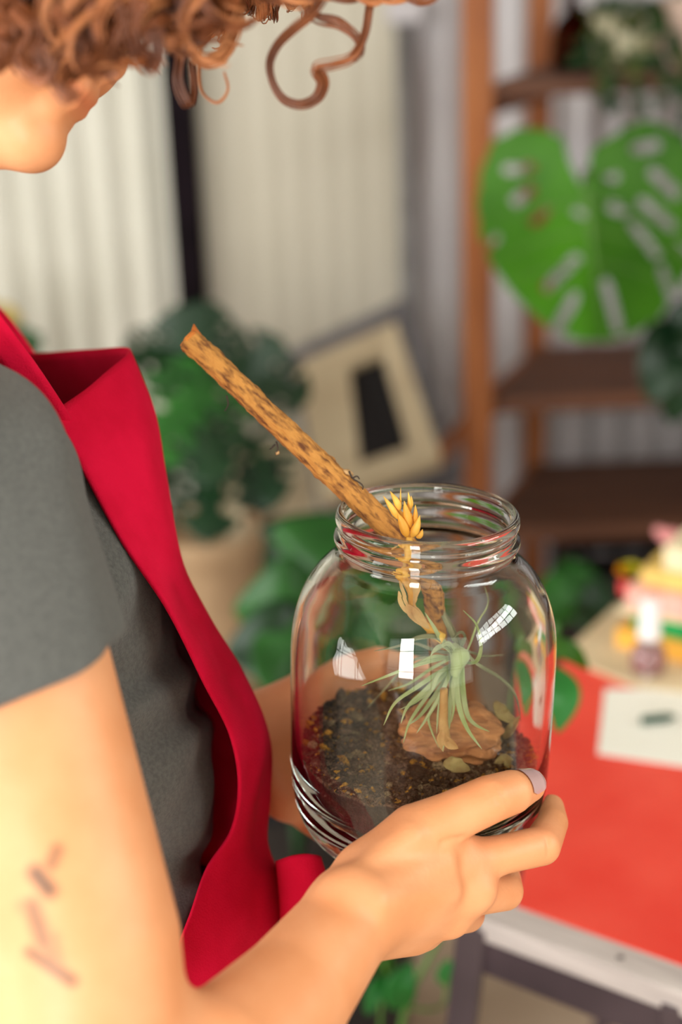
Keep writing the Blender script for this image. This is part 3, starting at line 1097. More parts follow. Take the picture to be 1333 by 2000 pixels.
mp_base = on_y(1400, 900, 2.05)
mon = empty('monstera', (mp_base[0], 2.12, 0))
ml = masked_leaf('leaf', outl, holes, 5.0, map_big, None, M_bright)
mv = multi_tube('leaf_vein', [(catmull([map_big(1146, 372) - _F * 0.003, map_big(1160, 500) - _F * 0.003, map_big(1178, 660) - _F * 0.003], 14), np.linspace(0.006, 0.001, 14))] +
                [(catmull([map_big(1146 + 0.08 * (y0 - 360), y0) - _F * 0.002, map_big(1150 + sx * 90, y0 + 20) - _F * 0.002, map_big(1150 + sx * 190, y0 + 70 - abs(y0 - 480) * .3) - _F * 0.002], 8), np.linspace(0.0025, 0.0006, 8))
                 for y0 in (390, 450, 510) for sx in (-1, 1)], 6, None, M_stem)
st = tube('stalk', catmull([map_big(1144, 362) + _F * 0.005, P(1152, 335, 2.2), P(1230, 400, 2.30), P(1385, 560, 2.36), P(1440, 800, 2.36), P(1420, 1080, 2.30), np.array([mp_base[0], 2.12, 0.22])], 40), np.linspace(0.006, 0.011, 40), 8, None, M_stem)
pot = lathe('pot', catmull([(0.001, 0.0), (0.11, 0.0), (0.12, 0.01), (0.145, 0.24), (0.15, 0.25), (0.14, 0.25), (0.135, 0.22), (0.001, 0.215)], 40), 32, None, M_blackpot, Matrix.Translation((mp_base[0], 2.12, 0)))
bpts = [[P(1330, 640, 2.25), P(1300, 700, 2.2), P(1270, 790, 2.2)], [P(1390, 650, 2.25), P(1340, 730, 2.22), P(1310, 830, 2.25)], [P(1400, 700, 2.2), P(1350, 640, 2.2), P(1290, 640, 2.25)]]
xl = [blade('leaf', b_, 0.10, -_F, None, M_dark, n=16, m=6) for b_ in bpts]
xs = tube('stalk', catmull([P(1395, 690, 2.22), P(1440, 900, 2.34), P(1450, 1100, 2.3), np.array([mp_base[0] + 0.02, 2.13, 0.22])], 24), 0.006, 8, None, M_dstem)
gl = [blade('leaf', [P(1128, 1190, 2.2), P(1122, 1140, 2.17), P(1112, 1088, 2.2)], 0.085, -_F, None, M_mid, n=16, m=6),
      blade('leaf', [P(1110, 1215, 2.1), P(1090, 1180, 2.08), P(1070, 1120, 2.1)], 0.07, -_F, None, M_mid, n=16, m=6),
      blade('leaf', [P(1150, 1215, 2.1), P(1165, 1180, 2.08), P(1178, 1125, 2.1)], 0.06, -_F, None, M_dark, n=16, m=6)]
gs = [tube('stalk', catmull([P(x, 1195, 2.16), P(1190, 1290, 2.14), np.array([mp_base[0], 2.12, 0.22])], 14), 0.004, 6, None, M_dstem) for x in (1112, 1128, 1150)]
adopt(mon, ml, mv, st, pot, xs, *xl, *gl, *gs)
tag(mon, 'monstera with one big bright green perforated leaf in front of the shelf', 'plant')


# --- generic split leaf
def split_leaf(base, tip, width, normal, parent, material, nslit=4, cup=0.15, step=0.0045, seed=0):
    r = random.Random(seed)
    base, tip, normal = np.asarray(base, float), np.asarray(tip, float), np.asarray(normal, float)
    a = tip - base
    L = float(np.linalg.norm(a))
    a /= L
    l = np.cross(a, normal)
    l /= np.linalg.norm(l)
    n = np.cross(l, a)
    h = width / 2
    out = []
    for t in np.linspace(0, 1, 15):
        out.append((h * (math.sin(math.pi * min(1, 0.10 + 0.9 * t)) ** 0.55) * (1.08 - 0.35 * t), (t * 1.12 - 0.12) * L))
    outline = [(0, 0.02 * L)] + out + [(-x, y) for x, y in out[::-1]]
    hs = []
    for s in (-1, 1):
        for i in range(nslit):
            y0 = L * (0.10 + 0.75 * i / nslit)
            hs.append(((s * h * r.uniform(0.22, 0.34), y0), (s * h * 1.25, y0 + L * r.uniform(0.12, 0.2)), L * r.uniform(0.030, 0.048)))

    def mp_(x, y):
        return base + l * x + a * y + n * (-cup * (x * x) / h - cup * 0.8 * y * y / L)
    o_ = masked_leaf('leaf', outline, hs, step, mp_, None, material)
    rib = tube('midrib', [mp_(0, y) + n * 0.002 for y in np.linspace(0.0, L * 0.95, 10)], np.linspace(0.003, 0.0008, 10), 6, None, M_dstem)
    rib.parent = o_
    return o_


# --- dark split-leaf plant beyond the apron
dk = on_y(420, 1000, 2.42)
dpl = empty('split_leaf_plant', (dk[0], 2.42, 0))
hub = np.array([dk[0] - 0.01, 2.42, 0.585])
L_ = [
    (P(395, 740, 2.30), P(345, 600, 2.25), 0.20, -_F + _U * 0.2, M_dark),
    (P(360, 690, 2.30), P(250, 690, 2.22), 0.16, -_F + _U * 0.5, M_dark),
    (P(455, 760, 2.34), P(545, 660, 2.30), 0.17, -_F + _U * 0.2, M_dark),
    (P(470, 740, 2.34), P(600, 770, 2.28), 0.16, -_F + _U * 0.4, M_dark),
    (P(420, 740, 2.22), P(265, 890, 2.12), 0.20, -_F + _U * 0.5, M_mid),
    (P(330, 870, 2.26), P(290, 1040, 2.16), 0.16, -_F + _R * 0.3, M_dark),
    (P(420, 860, 2.28), P(405, 1050, 2.18), 0.17, -_F, M_dark),
    (P(490, 850, 2.30), P(530, 985, 2.22), 0.15, -_F - _R * 0.2, M_dark),
    (P(380, 800, 2.2), P(420, 930, 2.1), 0.15, -_F + _U * 0.2, M_dark),
    (P(380, 700, 2.4), P(420, 590, 2.38), 0.15, -_F, M_dark),
    (P(300, 800, 2.4), P(230, 860, 2.38), 0.18, -_F, M_dark),
]
objs = []
for i, (b_, t_, w_, n_, m_) in enumerate(L_):
    objs.append(split_leaf(b_, t_, w_, n_, None, m_, seed=i))
    objs.append(tube('stalk', catmull([b_, b_ * 0.5 + hub * 0.5 + np.array([0, 0.03, 0.04]), hub], 14), np.linspace(0.003, 0.006, 14), 6, None, M_dstem))
objs.append(lathe('pot', catmull([(0.001, 0.0), (0.075, 0.0), (0.082, 0.008), (0.104, 0.55), (0.110, 0.57), (0.110, 0.60), (0.098, 0.60), (0.094, 0.57), (0.001, 0.565)], 44), 36, None, M_terra, Matrix.Translation((dk[0] - 0.02, 2.42, 0))))
adopt(dpl, *objs)
tag(dpl, 'dark green split-leaf plant in a tall tan pot between apron and jar', 'plant')

# --- broad-leaved plant lower down, in a dark pot
bk = on_z(585, 1760, 0.28)
bpl = empty('broad_leaf_plant', (bk[0], bk[1], 0))
pt0 = np.array([bk[0], bk[1], 0.0])
objs = [lathe('pot', catmull([(0.001, 0.0), (0.13, 0.0), (0.14, 0.01), (0.175, 0.33), (0.182, 0.35), (0.182, 0.37), (0.168, 0.37), (0.16, 0.34), (0.001, 0.33)], 44), 36, None, M_blackpot, Matrix.Translation(pt0)),
        lathe('pot_soil', [(0.158, 0.331), (0.10, 0.338), (0.0, 0.342)], 28, None, M_potsoil, Matrix.Translation(pt0))]
hub = pt0 + np.array([0, 0, 0.34])
for (a_, b_, c_, w_, m_) in [
    ((P(560, 1150, 1.98), P(600, 1090, 1.94), P(690, 1010, 1.98)), 0, 0, 0.13, M_mid),
    ((P(520, 1130, 2.0), P(560, 1080, 1.96), P(650, 1000, 2.05)), 0, 0, 0.11, M_dark),
    ((P(640, 1190, 1.92), P(560, 1170, 1.88), P(455, 1190, 1.92)), 0, 0, 0.12, M_mid),
    ((P(620, 1290, 1.88), P(540, 1260, 1.84), P(440, 1270, 1.86)), 0, 0, 0.13, M_dark),
    ((P(600, 1330, 1.86), P(560, 1300, 1.82), P(500, 1240, 1.84)), 0, 0, 0.10, M_mid),
    ((P(640, 1240, 1.95), P(700, 1180, 1.9), P(780, 1140, 1.95)), 0, 0, 0.13, M_mid),
    ((P(660, 1300, 1.9), P(740, 1250, 1.88), P(850, 1240, 1.92)), 0, 0, 0.13, M_mid),
    ((P(700, 1230, 1.98), P(800, 1200, 1.95), P(900, 1160, 2.0)), 0, 0, 0.12, M_bright),
]:
    objs.append(blade('leaf', a_, w_, -_F * 0.8 + np.array([0, 0, 0.6]), None, m_, n=18, m=6, fold=0.18, thick=0.001))
    objs.append(tube('stalk', catmull([a_[0], a_[0] * 0.4 + hub * 0.6, hub], 10), 0.0035, 6, None, M_dstem))
adopt(bpl, *objs)
tag(bpl, 'broad-leaved green plant in a dark pot behind the left hand', 'plant')

# --- leafy plant beside the table leg
lp = P(770, 2090, 1.42)
lpl = empty('leafy_plant', (lp[0], lp[1], 0))
objs = [lathe('pot', catmull([(0.001, 0.0), (0.07, 0.0), (0.076, 0.008), (0.10, 0.17), (0.104, 0.18), (0.096, 0.18), (0.092, 0.16), (0.001, 0.155)], 36), 32, None, M_terra, Matrix.Translation((lp[0], lp[1], 0)))]
hub = np.array([lp[0], lp[1], 0.15])
main = catmull([hub, P(790, 1980, 1.40), P(850, 1850, 1.40), P(960, 1600, 1.36), P(1060, 1330, 1.33), P(1085, 1265, 1.33)], 40)
objs.append(tube('stem', main, np.linspace(0.004, 0.0016, 40), 6, None, M_stem))
side = catmull([hub, P(745, 1960, 1.40), P(757, 1905, 1.40), P(744, 1865, 1.40)], 14)
objs.append(tube('stem', side, 0.0018, 6, None, M_stem))
twigl = catmull([P(800, 1968, 1.40), P(835, 1972, 1.40), P(868, 1960, 1.42), P(875, 1905, 1.42)], 12)
objs.append(tube('stem', twigl, 0.0016, 6, None, M_stem))
for (a_, w_, m_) in [
    ((P(792, 1970, 1.40), P(782, 1930, 1.38), P(806, 1878, 1.38)), 0.034, M_mid),
    ((P(770, 1910, 1.40), P(735, 1935, 1.39), P(716, 1984, 1.39)), 0.022, M_mid),
    ((P(757, 1905, 1.41), P(752, 1880, 1.41), P(742, 1846, 1.41)), 0.022, M_bright),
    ((P(725, 1905, 1.42), P(712, 1890, 1.42), P(700, 1870, 1.42)), 0.02, M_bright),
    ((P(876, 1925, 1.43), P(872, 1900, 1.43), P(878, 1872, 1.43)), 0.022, M_mid),
    ((P(1082, 1302, 1.30), P(1100, 1360, 1.27), P(1090, 1432, 1.27)), 0.034, M_mid),
    ((P(1070, 1265, 1.33), P(1110, 1270, 1.32), P(1152, 1308, 1.33)), 0.020, M_bright),
    ((P(1080, 1290, 1.35), P(1075, 1250, 1.35), P(1092, 1215, 1.36)), 0.020, M_bright),
]:
    objs.append(blade('leaf', a_, w_, -_F + _R * 0.15, None, M_fresh if m_ is M_mid else m_, n=16, m=5, fold=0.15, thick=0.0008))
adopt(lpl, *objs)
tag(lpl, 'tall leafy plant with oval green leaves beside the front table leg', 'plant')

# --- small plant at the left edge, beyond the apron strap
ep = on_y(15, 800, 2.6)
epl = empty('yellowing_plant', (ep[0], 2.6, 0))
objs = [lathe('pot', catmull([(0.001, 0.0), (0.10, 0.0), (0.11, 0.01), (0.14, 0.30), (0.145, 0.31), (0.135, 0.31), (0.13, 0.29), (0.001, 0.28)], 36), 32, None, M_terra, Matrix.Translation((ep[0], 2.6, 0)))]
M_ylw = mat('yellow_leaf', lin(186, 160, 84), 0.6, lin(150, 128, 60), 12, trans=0.2)
hub = np.array([ep[0], 2.6, 0.29])
for i in range(26):
    x, y = rng.uniform(-45, 45), rng.uniform(600, 800)
    b_ = P(x, y, 2.65 + rng.uniform(-.06, .06))
    dv = _R * rng.uniform(-1, 1) + _U * rng.uniform(-.3, 1) - _F * rng.uniform(-.3, .3)
    dv /= np.linalg.norm(dv)
    objs.append(blade('leaf', [b_, b_ + dv * 0.035, b_ + dv * 0.07 - _U * 0.01], 0.045, -_F + _U * 0.3, None, M_ylw if y < 640 else (M_olive if i % 3 else M_dgreen), n=8, m=3))
    objs.append(tube('stalk', catmull([b_, b_ * 0.5 + hub * 0.5 + np.array([0, 0, 0.05]), hub], 8), 0.0025, 5, None, M_dstem))
adopt(epl, *objs)
tag(epl, 'small yellowing plant at the left edge beyond the apron strap', 'plant')

# --- pale bud at the bottom edge under the table
fb = P(1238, 2010, 1.28)
bud = empty('budding_plant', (fb[0], fb[1], 0))
objs = [tube('stem', catmull([np.array([fb[0] + 0.01, fb[1], 0.16]), fb - np.array([0, 0, 0.2]), fb - np.array([0, 0, 0.004])], 14), 0.003, 6, None, M_stem),
        lathe('pot', catmull([(0.001, 0.0), (0.05, 0.0), (0.055, 0.008), (0.07, 0.15), (0.074, 0.16), (0.067, 0.16), (0.064, 0.145), (0.001, 0.14)], 30), 28, None, M_terra, Matrix.Translation((fb[0] + 0.01, fb[1], 0)))]
M_bud = mat('pale_bud', lin(232, 180, 150), 0.6, lin(214, 150, 120), 40, trans=0.3)
for i in range(6):
    a = i * 1.05
    dv = np.array([math.cos(a) * 0.45, math.sin(a) * 0.45, 1.0])
    objs.append(blade('petal', [fb, fb + dv * 0.010, fb + np.array([dv[0] * .016, dv[1] * .016, 0.02])], 0.012, (math.cos(a), math.sin(a), 0.1), None, M_bright if i % 3 == 1 else M_bud, n=7, m=3))
adopt(bud, *objs)
tag(bud, 'pale pink bud on a thin stem below the table edge', 'plant')
# ------------------------------------------------------------------ glass jar and what is in it
JC = P(836, 1000, 0.82)
_zc = _R * 0.012 + _U * math.cos(PITCH) - _F * math.sin(PITCH)
JZ = _zc / np.linalg.norm(_zc)
JX = _R - JZ * (_R @ JZ)
JX /= np.linalg.norm(JX)
JY = np.cross(JZ, JX)
JM = Matrix(((JX[0], JY[0], JZ[0], JC[0]), (JX[1], JY[1], JZ[1], JC[1]), (JX[2], JY[2], JZ[2], JC[2]), (0, 0, 0, 1)))


def J(x, y, z):
    return JC + JX * x + JY * y + JZ * z


def toJ(p):
    q = np.asarray(p) - JC
    return np.array([q @ JX, q @ JY, q @ JZ])


def PJ(px, py, y):
    """point on the sight line of a picture point that lies at jar depth y (front -, back +)"""
    v = ray(px, py)
    t = ((JC - CAM) @ JY + y) / (v @ JY)
    return CAM + v * t


outer = [(0.0478, -0.0020), (0.0488, 0.0000), (0.0503, 0.0010), (0.0520, 0.0004), (0.0533, -0.0024), (0.0531, -0.0058), (0.0519, -0.0080), (0.0515, -0.0098),
         (0.0522, -0.0116), (0.0537, -0.0134), (0.0542, -0.0156), (0.0534, -0.0180), (0.0519, -0.0196), (0.0515, -0.0220), (0.0518, -0.0245),
         (0.0535, -0.0275), (0.0580, -0.0310), (0.0640, -0.0370), (0.0700, -0.0460), (0.0745, -0.0570), (0.0775, -0.0690), (0.0789, -0.0820),
         (0.0792, -0.1000), (0.0792, -0.1350), (0.0789, -0.1620), (0.0778, -0.1770), (0.0748, -0.1915), (0.0690, -0.2030), (0.0610, -0.2110),
         (0.0530, -0.2146), (0.0460, -0.2150), (0.0300, -0.2138), (0.0150, -0.2128), (0.0, -0.2125)]
inner = [(0.0, -0.2030), (0.015, -0.2031), (0.030, -0.2029), (0.044, -0.2022), (0.0540, -0.1990), (0.0620, -0.1920), (0.0680, -0.1810), (0.0715, -0.1690),
         (0.0738, -0.1540), (0.0748, -0.1320), (0.0750, -0.1000), (0.0747, -0.0835), (0.0735, -0.0710), (0.0710, -0.0598), (0.0668, -0.0493),
         (0.0614, -0.0402), (0.0556, -0.0340), (0.0510, -0.0302), (0.0487, -0.0265), (0.0480, -0.0220), (0.0480, -0.0120), (0.0477, -0.0050)]
op = catmull(outer, 110)
ip = catmull(inner, 70)
prof = np.vstack([op, ip])
prof[:, 0] = np.maximum(prof[:, 0], 0.0)
M_glass = glass_mat('clear_glass', (0.99, 0.995, 0.988, 1), 1.47)
jar = lathe('glass_jar', prof, 120, None, M_glass, JM, closed=True)
tag(jar, 'big clear glass jar with a threaded neck, held in both hands', 'jar')

ipr = ip[::-1]


def inner_r(z):
    zz = ip[:, 1]
    return float(np.interp(z, zz, ip[:, 0]))


# ---- soil
def soil_top(x, y):
    n = mnoise.noise(Vector((x * 38, y * 38, 1.3))) * 0.0045 + mnoise.noise(Vector((x * 95, y * 95, 4.1))) * 0.0028 + mnoise.noise(Vector((x * 230, y * 230, 9.1))) * 0.0016
    return -0.1535 + 0.004 * math.exp(-((x + 0.02) ** 2 + (y - 0.045) ** 2) / 0.0012) - 0.004 * x / 0.07 + 0.0045 * max(0, -y / 0.076) * max(0.0, 1 - abs(x) / 0.06) + n


GAP = 0.0005
NA, NR = 180, 60
V, Fc, cols = [], [], []


def soil_color(p, top):
    x, y, z = p
    n1 = mnoise.noise(Vector((x * 160, y * 160, z * 160)))
    n2 = mnoise.noise(Vector((x * 420 + 5, y * 420, z * 420)))
    c = np.array([0.034, 0.019, 0.012]) * (1.0 + 0.9 * n1 + 0.5 * n2)
    if top:
        c = c * 3.4 + np.array([0.04, 0.026, 0.016])
        if n2 > 0.32:
            c = np.array([0.30, 0.15, 0.035]) * (0.5 + n2)
    else:
        low = min(1.0, max(0.0, (-0.1845 + 0.004 * n1 - z) / 0.010))
        c = c * (1 - low) + np.array([0.13, 0.070, 0.032]) * low * (1 + 0.7 * n2)
        ang = math.atan2(y, x)
        moss = math.exp(-((ang + 0.62) / 0.42) ** 2) * min(1, max(0, (-0.158 - z + 0.006 * n1) / 0.006))
        moss = min(1.0, moss * (1.2 + 0.9 * n1))
        c = c * (1 - moss) + np.array([0.070, 0.115, 0.014]) * (0.8 + 0.9 * n2 + 0.3) * moss
    return np.clip(c, 0.003, 1)


# top disc
for i in range(NR + 1):
    for j in range(NA):
        a = 2 * math.pi * j / NA
        rr = (inner_r(-0.152) - GAP) * (i / NR)
        x, y = rr * math.cos(a), rr * math.sin(a)
        z = soil_top(x, y)
        V.append((x, y, z))
        cols.append(soil_color((x, y, z), True))
for i in range(NR):
    for j in range(NA):
        k = (j + 1) % NA
        Fc.append((i * NA + j, (i + 1) * NA + j, (i + 1) * NA + k, i * NA + k))
base = len(V)
NS = 40
for i in range(NS + 1):
    t = i / NS
    for j in range(NA):
        a = 2 * math.pi * j / NA
        r0 = inner_r(-0.152) - GAP
        zt_ = soil_top(r0 * math.cos(a), r0 * math.sin(a))
        z = zt_ + (-0.2022 - zt_) * t
        rr = max(inner_r(max(z, -0.2020)) - GAP, 0.02) if t < 1 else 0.03
        if t == 0:
            rr = r0
        x, y = rr * math.cos(a), rr * math.sin(a)
        V.append((x, y, z))
        cols.append(soil_color((x, y, z), t < 0.03))
for i in range(NS):
    for j in range(NA):
        k = (j + 1) % NA
        Fc.append((base + i * NA + j, base + (i + 1) * NA + j, base + (i + 1) * NA + k, base + i * NA + k))
M_soil = mat('dark_soil', lin(255, 255, 255), 0.95, lin(150, 150, 150), 900.0, 3.0, bump=0.9, bscale=700, attr='tint', spec=0.15)


def set_tint(o, cols):
    ca = o.data.color_attributes.new('tint', 'FLOAT_COLOR', 'POINT')
    c4 = np.ones((len(cols), 4), np.float32)
    c4[:, :3] = np.array(cols)
    ca.data.foreach_set('color', c4.ravel())


soil = pydata('soil', [J(*v) for v in V], Fc, None, M_soil)
set_tint(soil, cols)
tag(soil, 'dark crumbly soil filling the bottom of the glass jar', 'soil', kind='stuff')
# crumbs on the soil
ico = bmesh.new()
bmesh.ops.create_icosphere(ico, subdivisions=1, radius=1.0)
iv = np.array([v.co[:] for v in ico.verts])
ifc = [tuple(v.index for v in f.verts) for f in ico.faces]
ico.free()
V, Fc, cols = [], [], []
for i in range(5200):
    rr = 0.0735 * math.sqrt(rng.random())
    a = rng.uniform(0, 6.283)
    x, y = rr * math.cos(a), rr * math.sin(a)
    s_ = abs(rng.gauss(0, 1)) * 0.0008 + 0.0007
    if rng.random() < 0.05:
        s_ *= 1.9
    z = soil_top(x, y) + s_ * rng.uniform(-0.1, 1.2)
    sc = np.array([s_ * rng.uniform(0.6, 1.8), s_ * rng.uniform(0.6, 1.3), s_ * rng.uniform(0.5, 1.1)])
    ca_, sa_ = math.cos(rng.uniform(0, 6.28)), math.sin(rng.uniform(0, 6.28))
    nn = math.hypot(ca_, sa_)
    ca_, sa_ = ca_ / nn, sa_ / nn
    vv = iv * sc * (1 + nrg.uniform(-0.3, 0.3, (len(iv), 1)))
    vv = np.stack([vv[:, 0] * ca_ - vv[:, 1] * sa_, vv[:, 0] * sa_ + vv[:, 1] * ca_, vv[:, 2]], 1) + (x, y, z)
    b_ = len(V)
    V += [J(*v) for v in vv]
    Fc += [tuple(b_ + k for k in f) for f in ifc]
    u = rng.random()
    if u < 0.13:
        c = np.array([0.75, 0.36, 0.05]) * rng.uniform(0.6, 1.1)
    elif u < 0.25:
        c = np.array([0.42, 0.30, 0.16]) * rng.uniform(0.5, 1.1)
    else:
        c = np.array([0.15, 0.090, 0.055]) * rng.uniform(0.3, 1.6)
    cols += [c] * len(vv)
crumb = pydata('soil_crumbs', V, Fc, soil, M_soil)
set_tint(crumb, cols)
crumb['kind'] = 'stuff'

# ---- bark chip lying on the soil
M_bark = mat('orange_bark', lin(206, 140, 84), 0.85, lin(140, 84, 46), 70.0, 8.0, bump=0.9, bscale=160, stretch=(0.5, 2, 2))
s = SDF()
c0 = PJ(880, 1425, -0.016)
s.ell(c0, np.array([JX * 0.97 - JZ * 0.22, JY * 0.8 + JZ * 0.6, JZ * 0.8 - JY * 0.55]), (0.029, 0.019, 0.008), 0.004)
s.ell(PJ(925, 1450, -0.012), np.array([JX, JY, JZ]), (0.016, 0.016, 0.010), 0.006)
s.ell(PJ(838, 1400, -0.012), np.array([JX, JY, JZ]), (0.012, 0.012, 0.009), 0.006)


def bark_d(p):
    q = p - JC
    a_, b_, c_ = q @ JX, q @ JY, q @ JZ
    return (0.0011 * np.sin(a_ * 420 + 3 * np.sin(c_ * 300)) + 0.0009 * np.sin(c_ * 900 + a_ * 200) + 0.0006 * np.sin(b_ * 800)).astype(np.float32)


bark = s.mesh('bark_chip', 0.0011, None, M_bark, disp=bark_d)
tag(bark, 'rough orange brown bark chip lying on the soil in the jar', 'bark')

# ---- wilted leaves on the soil
M_wilt = mat('wilted_leaf', lin(206, 186, 120), 0.6, lin(156, 126, 70), 60, trans=0.3)
for pts_, w_, lab in (
        ([PJ(866, 1488, -0.045), PJ(885, 1492, -0.045), PJ(918, 1502, -0.043)], 0.0095, 'pale yellow green wilted leaf lying below the air plant'),
        ([PJ(968, 1368, 0.005), PJ(985, 1395, 0.0), PJ(1012, 1408, -0.004)], 0.009, 'curled olive brown dry leaf leaning at the right wall of the jar'),
        ([PJ(985, 1440, 0.0), PJ(1000, 1420, -0.004), PJ(1018, 1395, -0.004)], 0.006, 'thin twisted dry leaf beside the bark chip'),
        ([PJ(1000, 1500, -0.02), PJ(985, 1482, -0.02), PJ(966, 1490, -0.02)], 0.007, 'small crumpled tan leaf right of the bark chip')):
    w = blade('wilted_leaf', pts_, w_, -_F + _U * 0.4, None, M_wilt, n=14, m=5, fold=0.5, thick=0.0004, wav=0.3)
    tag(w, lab, 'leaf')

# ---- twig leaning out of the jar
M_twig = mat('twig_bark', lin(188, 128, 58), 0.85, lin(96, 52, 20), 330.0, 6.0, bump=1.0, bscale=420, low=0.46, high=0.68, stretch=(1, 1, 0.28))
M_twigend = mat('twig_wood', lin(206, 122, 40), 0.8, lin(170, 90, 26), 80)
tw = catmull([J(-0.1415, 0.063, 0.0850), J(-0.110, 0.048, 0.0592), J(-0.078, 0.033, 0.0328), J(-0.050, 0.020, 0.0100), J(-0.026, 0.0085, -0.0095),
              J(-0.008, 0.002, -0.0270), J(0.0035, 0.003, -0.0500), J(0.0090, 0.007, -0.0850), J(0.012, 0.010, -0.118)], 240)


def tw_rough(t, a):
    return 1 + 0.10 * mnoise.noise(Vector((math.cos(a) * 1.6, math.sin(a) * 1.6, t * 28))) + 0.13 * mnoise.noise(Vector((math.cos(a) * 5, math.sin(a) * 5, t * 75))) + 0.12 * math.exp(-((t - 0.365) / 0.012) ** 2)


rad_tw = np.interp(np.linspace(0, 1, 240), [0, 0.02, 0.1, 0.5, 1], [0.0074, 0.0072, 0.0069, 0.0071, 0.0055])
twig = empty('twig', J(0.012, 0.010, -0.118))
wood = tube('bark_stem', tw, rad_tw, 40, None, M_twig, rough=tw_rough)
realign(wood, tw[60], tw[0] - tw[120], _U)
tT = (tw[0] - tw[1]) / np.linalg.norm(tw[0] - tw[1])
up_ = _U - tT * (_U @ tT)
up_ /= np.linalg.norm(up_)
objs = [wood]
objs.append(tube('splinter', [tw[0] + up_ * 0.004 - tT * 0.003, tw[0] + up_ * 0.0062 + tT * 0.002, tw[0] + up_ * 0.0085 + tT * 0.0045], [0.0032, 0.002, 0.0003], 8, None, M_twigend))
objs.append(tube('cut_end', [tw[0] - tT * 0.0015, tw[0] + tT * 0.0012, tw[0] + tT * 0.0016], [0.0076, 0.0064, 0.002], 24, None, M_twigend, rough=lambda t, a: 1 + 0.12 * math.sin(3 * a) + 0.08 * math.sin(7 * a)))
M_budc = mat('bud_tan', lin(200, 160, 110), 0.8, lin(150, 110, 70), 200)
M_fiber = mat('dark_fibre', lin(60, 44, 34), 0.8, lin(40, 28, 22), 100)


def tw_at(x):
    i = int(np.argmin([abs(project(p)[0] - x) for p in tw[:150]]))
    return tw[i]


for (cx, bx, by, r_) in ((612, 626, 877, 0.0024), (670, 680, 920, 0.0032)):
    c_ = tw_at(cx)
    dpt = (c_ - CAM) @ _F
    e_ = P(bx, by, dpt)
    objs.append(tube('bud', catmull([c_ + (e_ - c_) * 0.55, c_ + (e_ - c_) * 0.85, e_, e_ + (e_ - c_) * 0.12], 10), np.array([.6, .8, 1, 1.1, 1.2, 1.2, 1.1, .9, .6, .2]) * r_, 10, None, M_budc))
for path in ([(682, 920), (690, 935), (702, 942), (710, 950), (706, 962)], [(688, 934), (698, 930), (703, 936)], [(443, 772), (446, 790), (439, 803)], [(540, 862), (543, 876), (541, 884)], [(538, 868), (530, 876), (527, 878)]):
    dpt = (tw_at(path[0][0]) - CAM) @ _F - 0.004
    objs.append(tube('fibre', catmull([P(x, y, dpt) for x, y in path], 10), np.linspace(0.0006, 0.00035, 10), 5, None, M_fiber))
objs.append(tube('bud', [P(541, 882, 0.838), P(543, 885, 0.838), P(546, 886, 0.838)], [0.001, 0.0016, 0.0006], 8, None, M_budc))
adopt(twig, *objs)
tag(twig, 'rough brown twig leaning out of the mouth of the jar', 'twig')

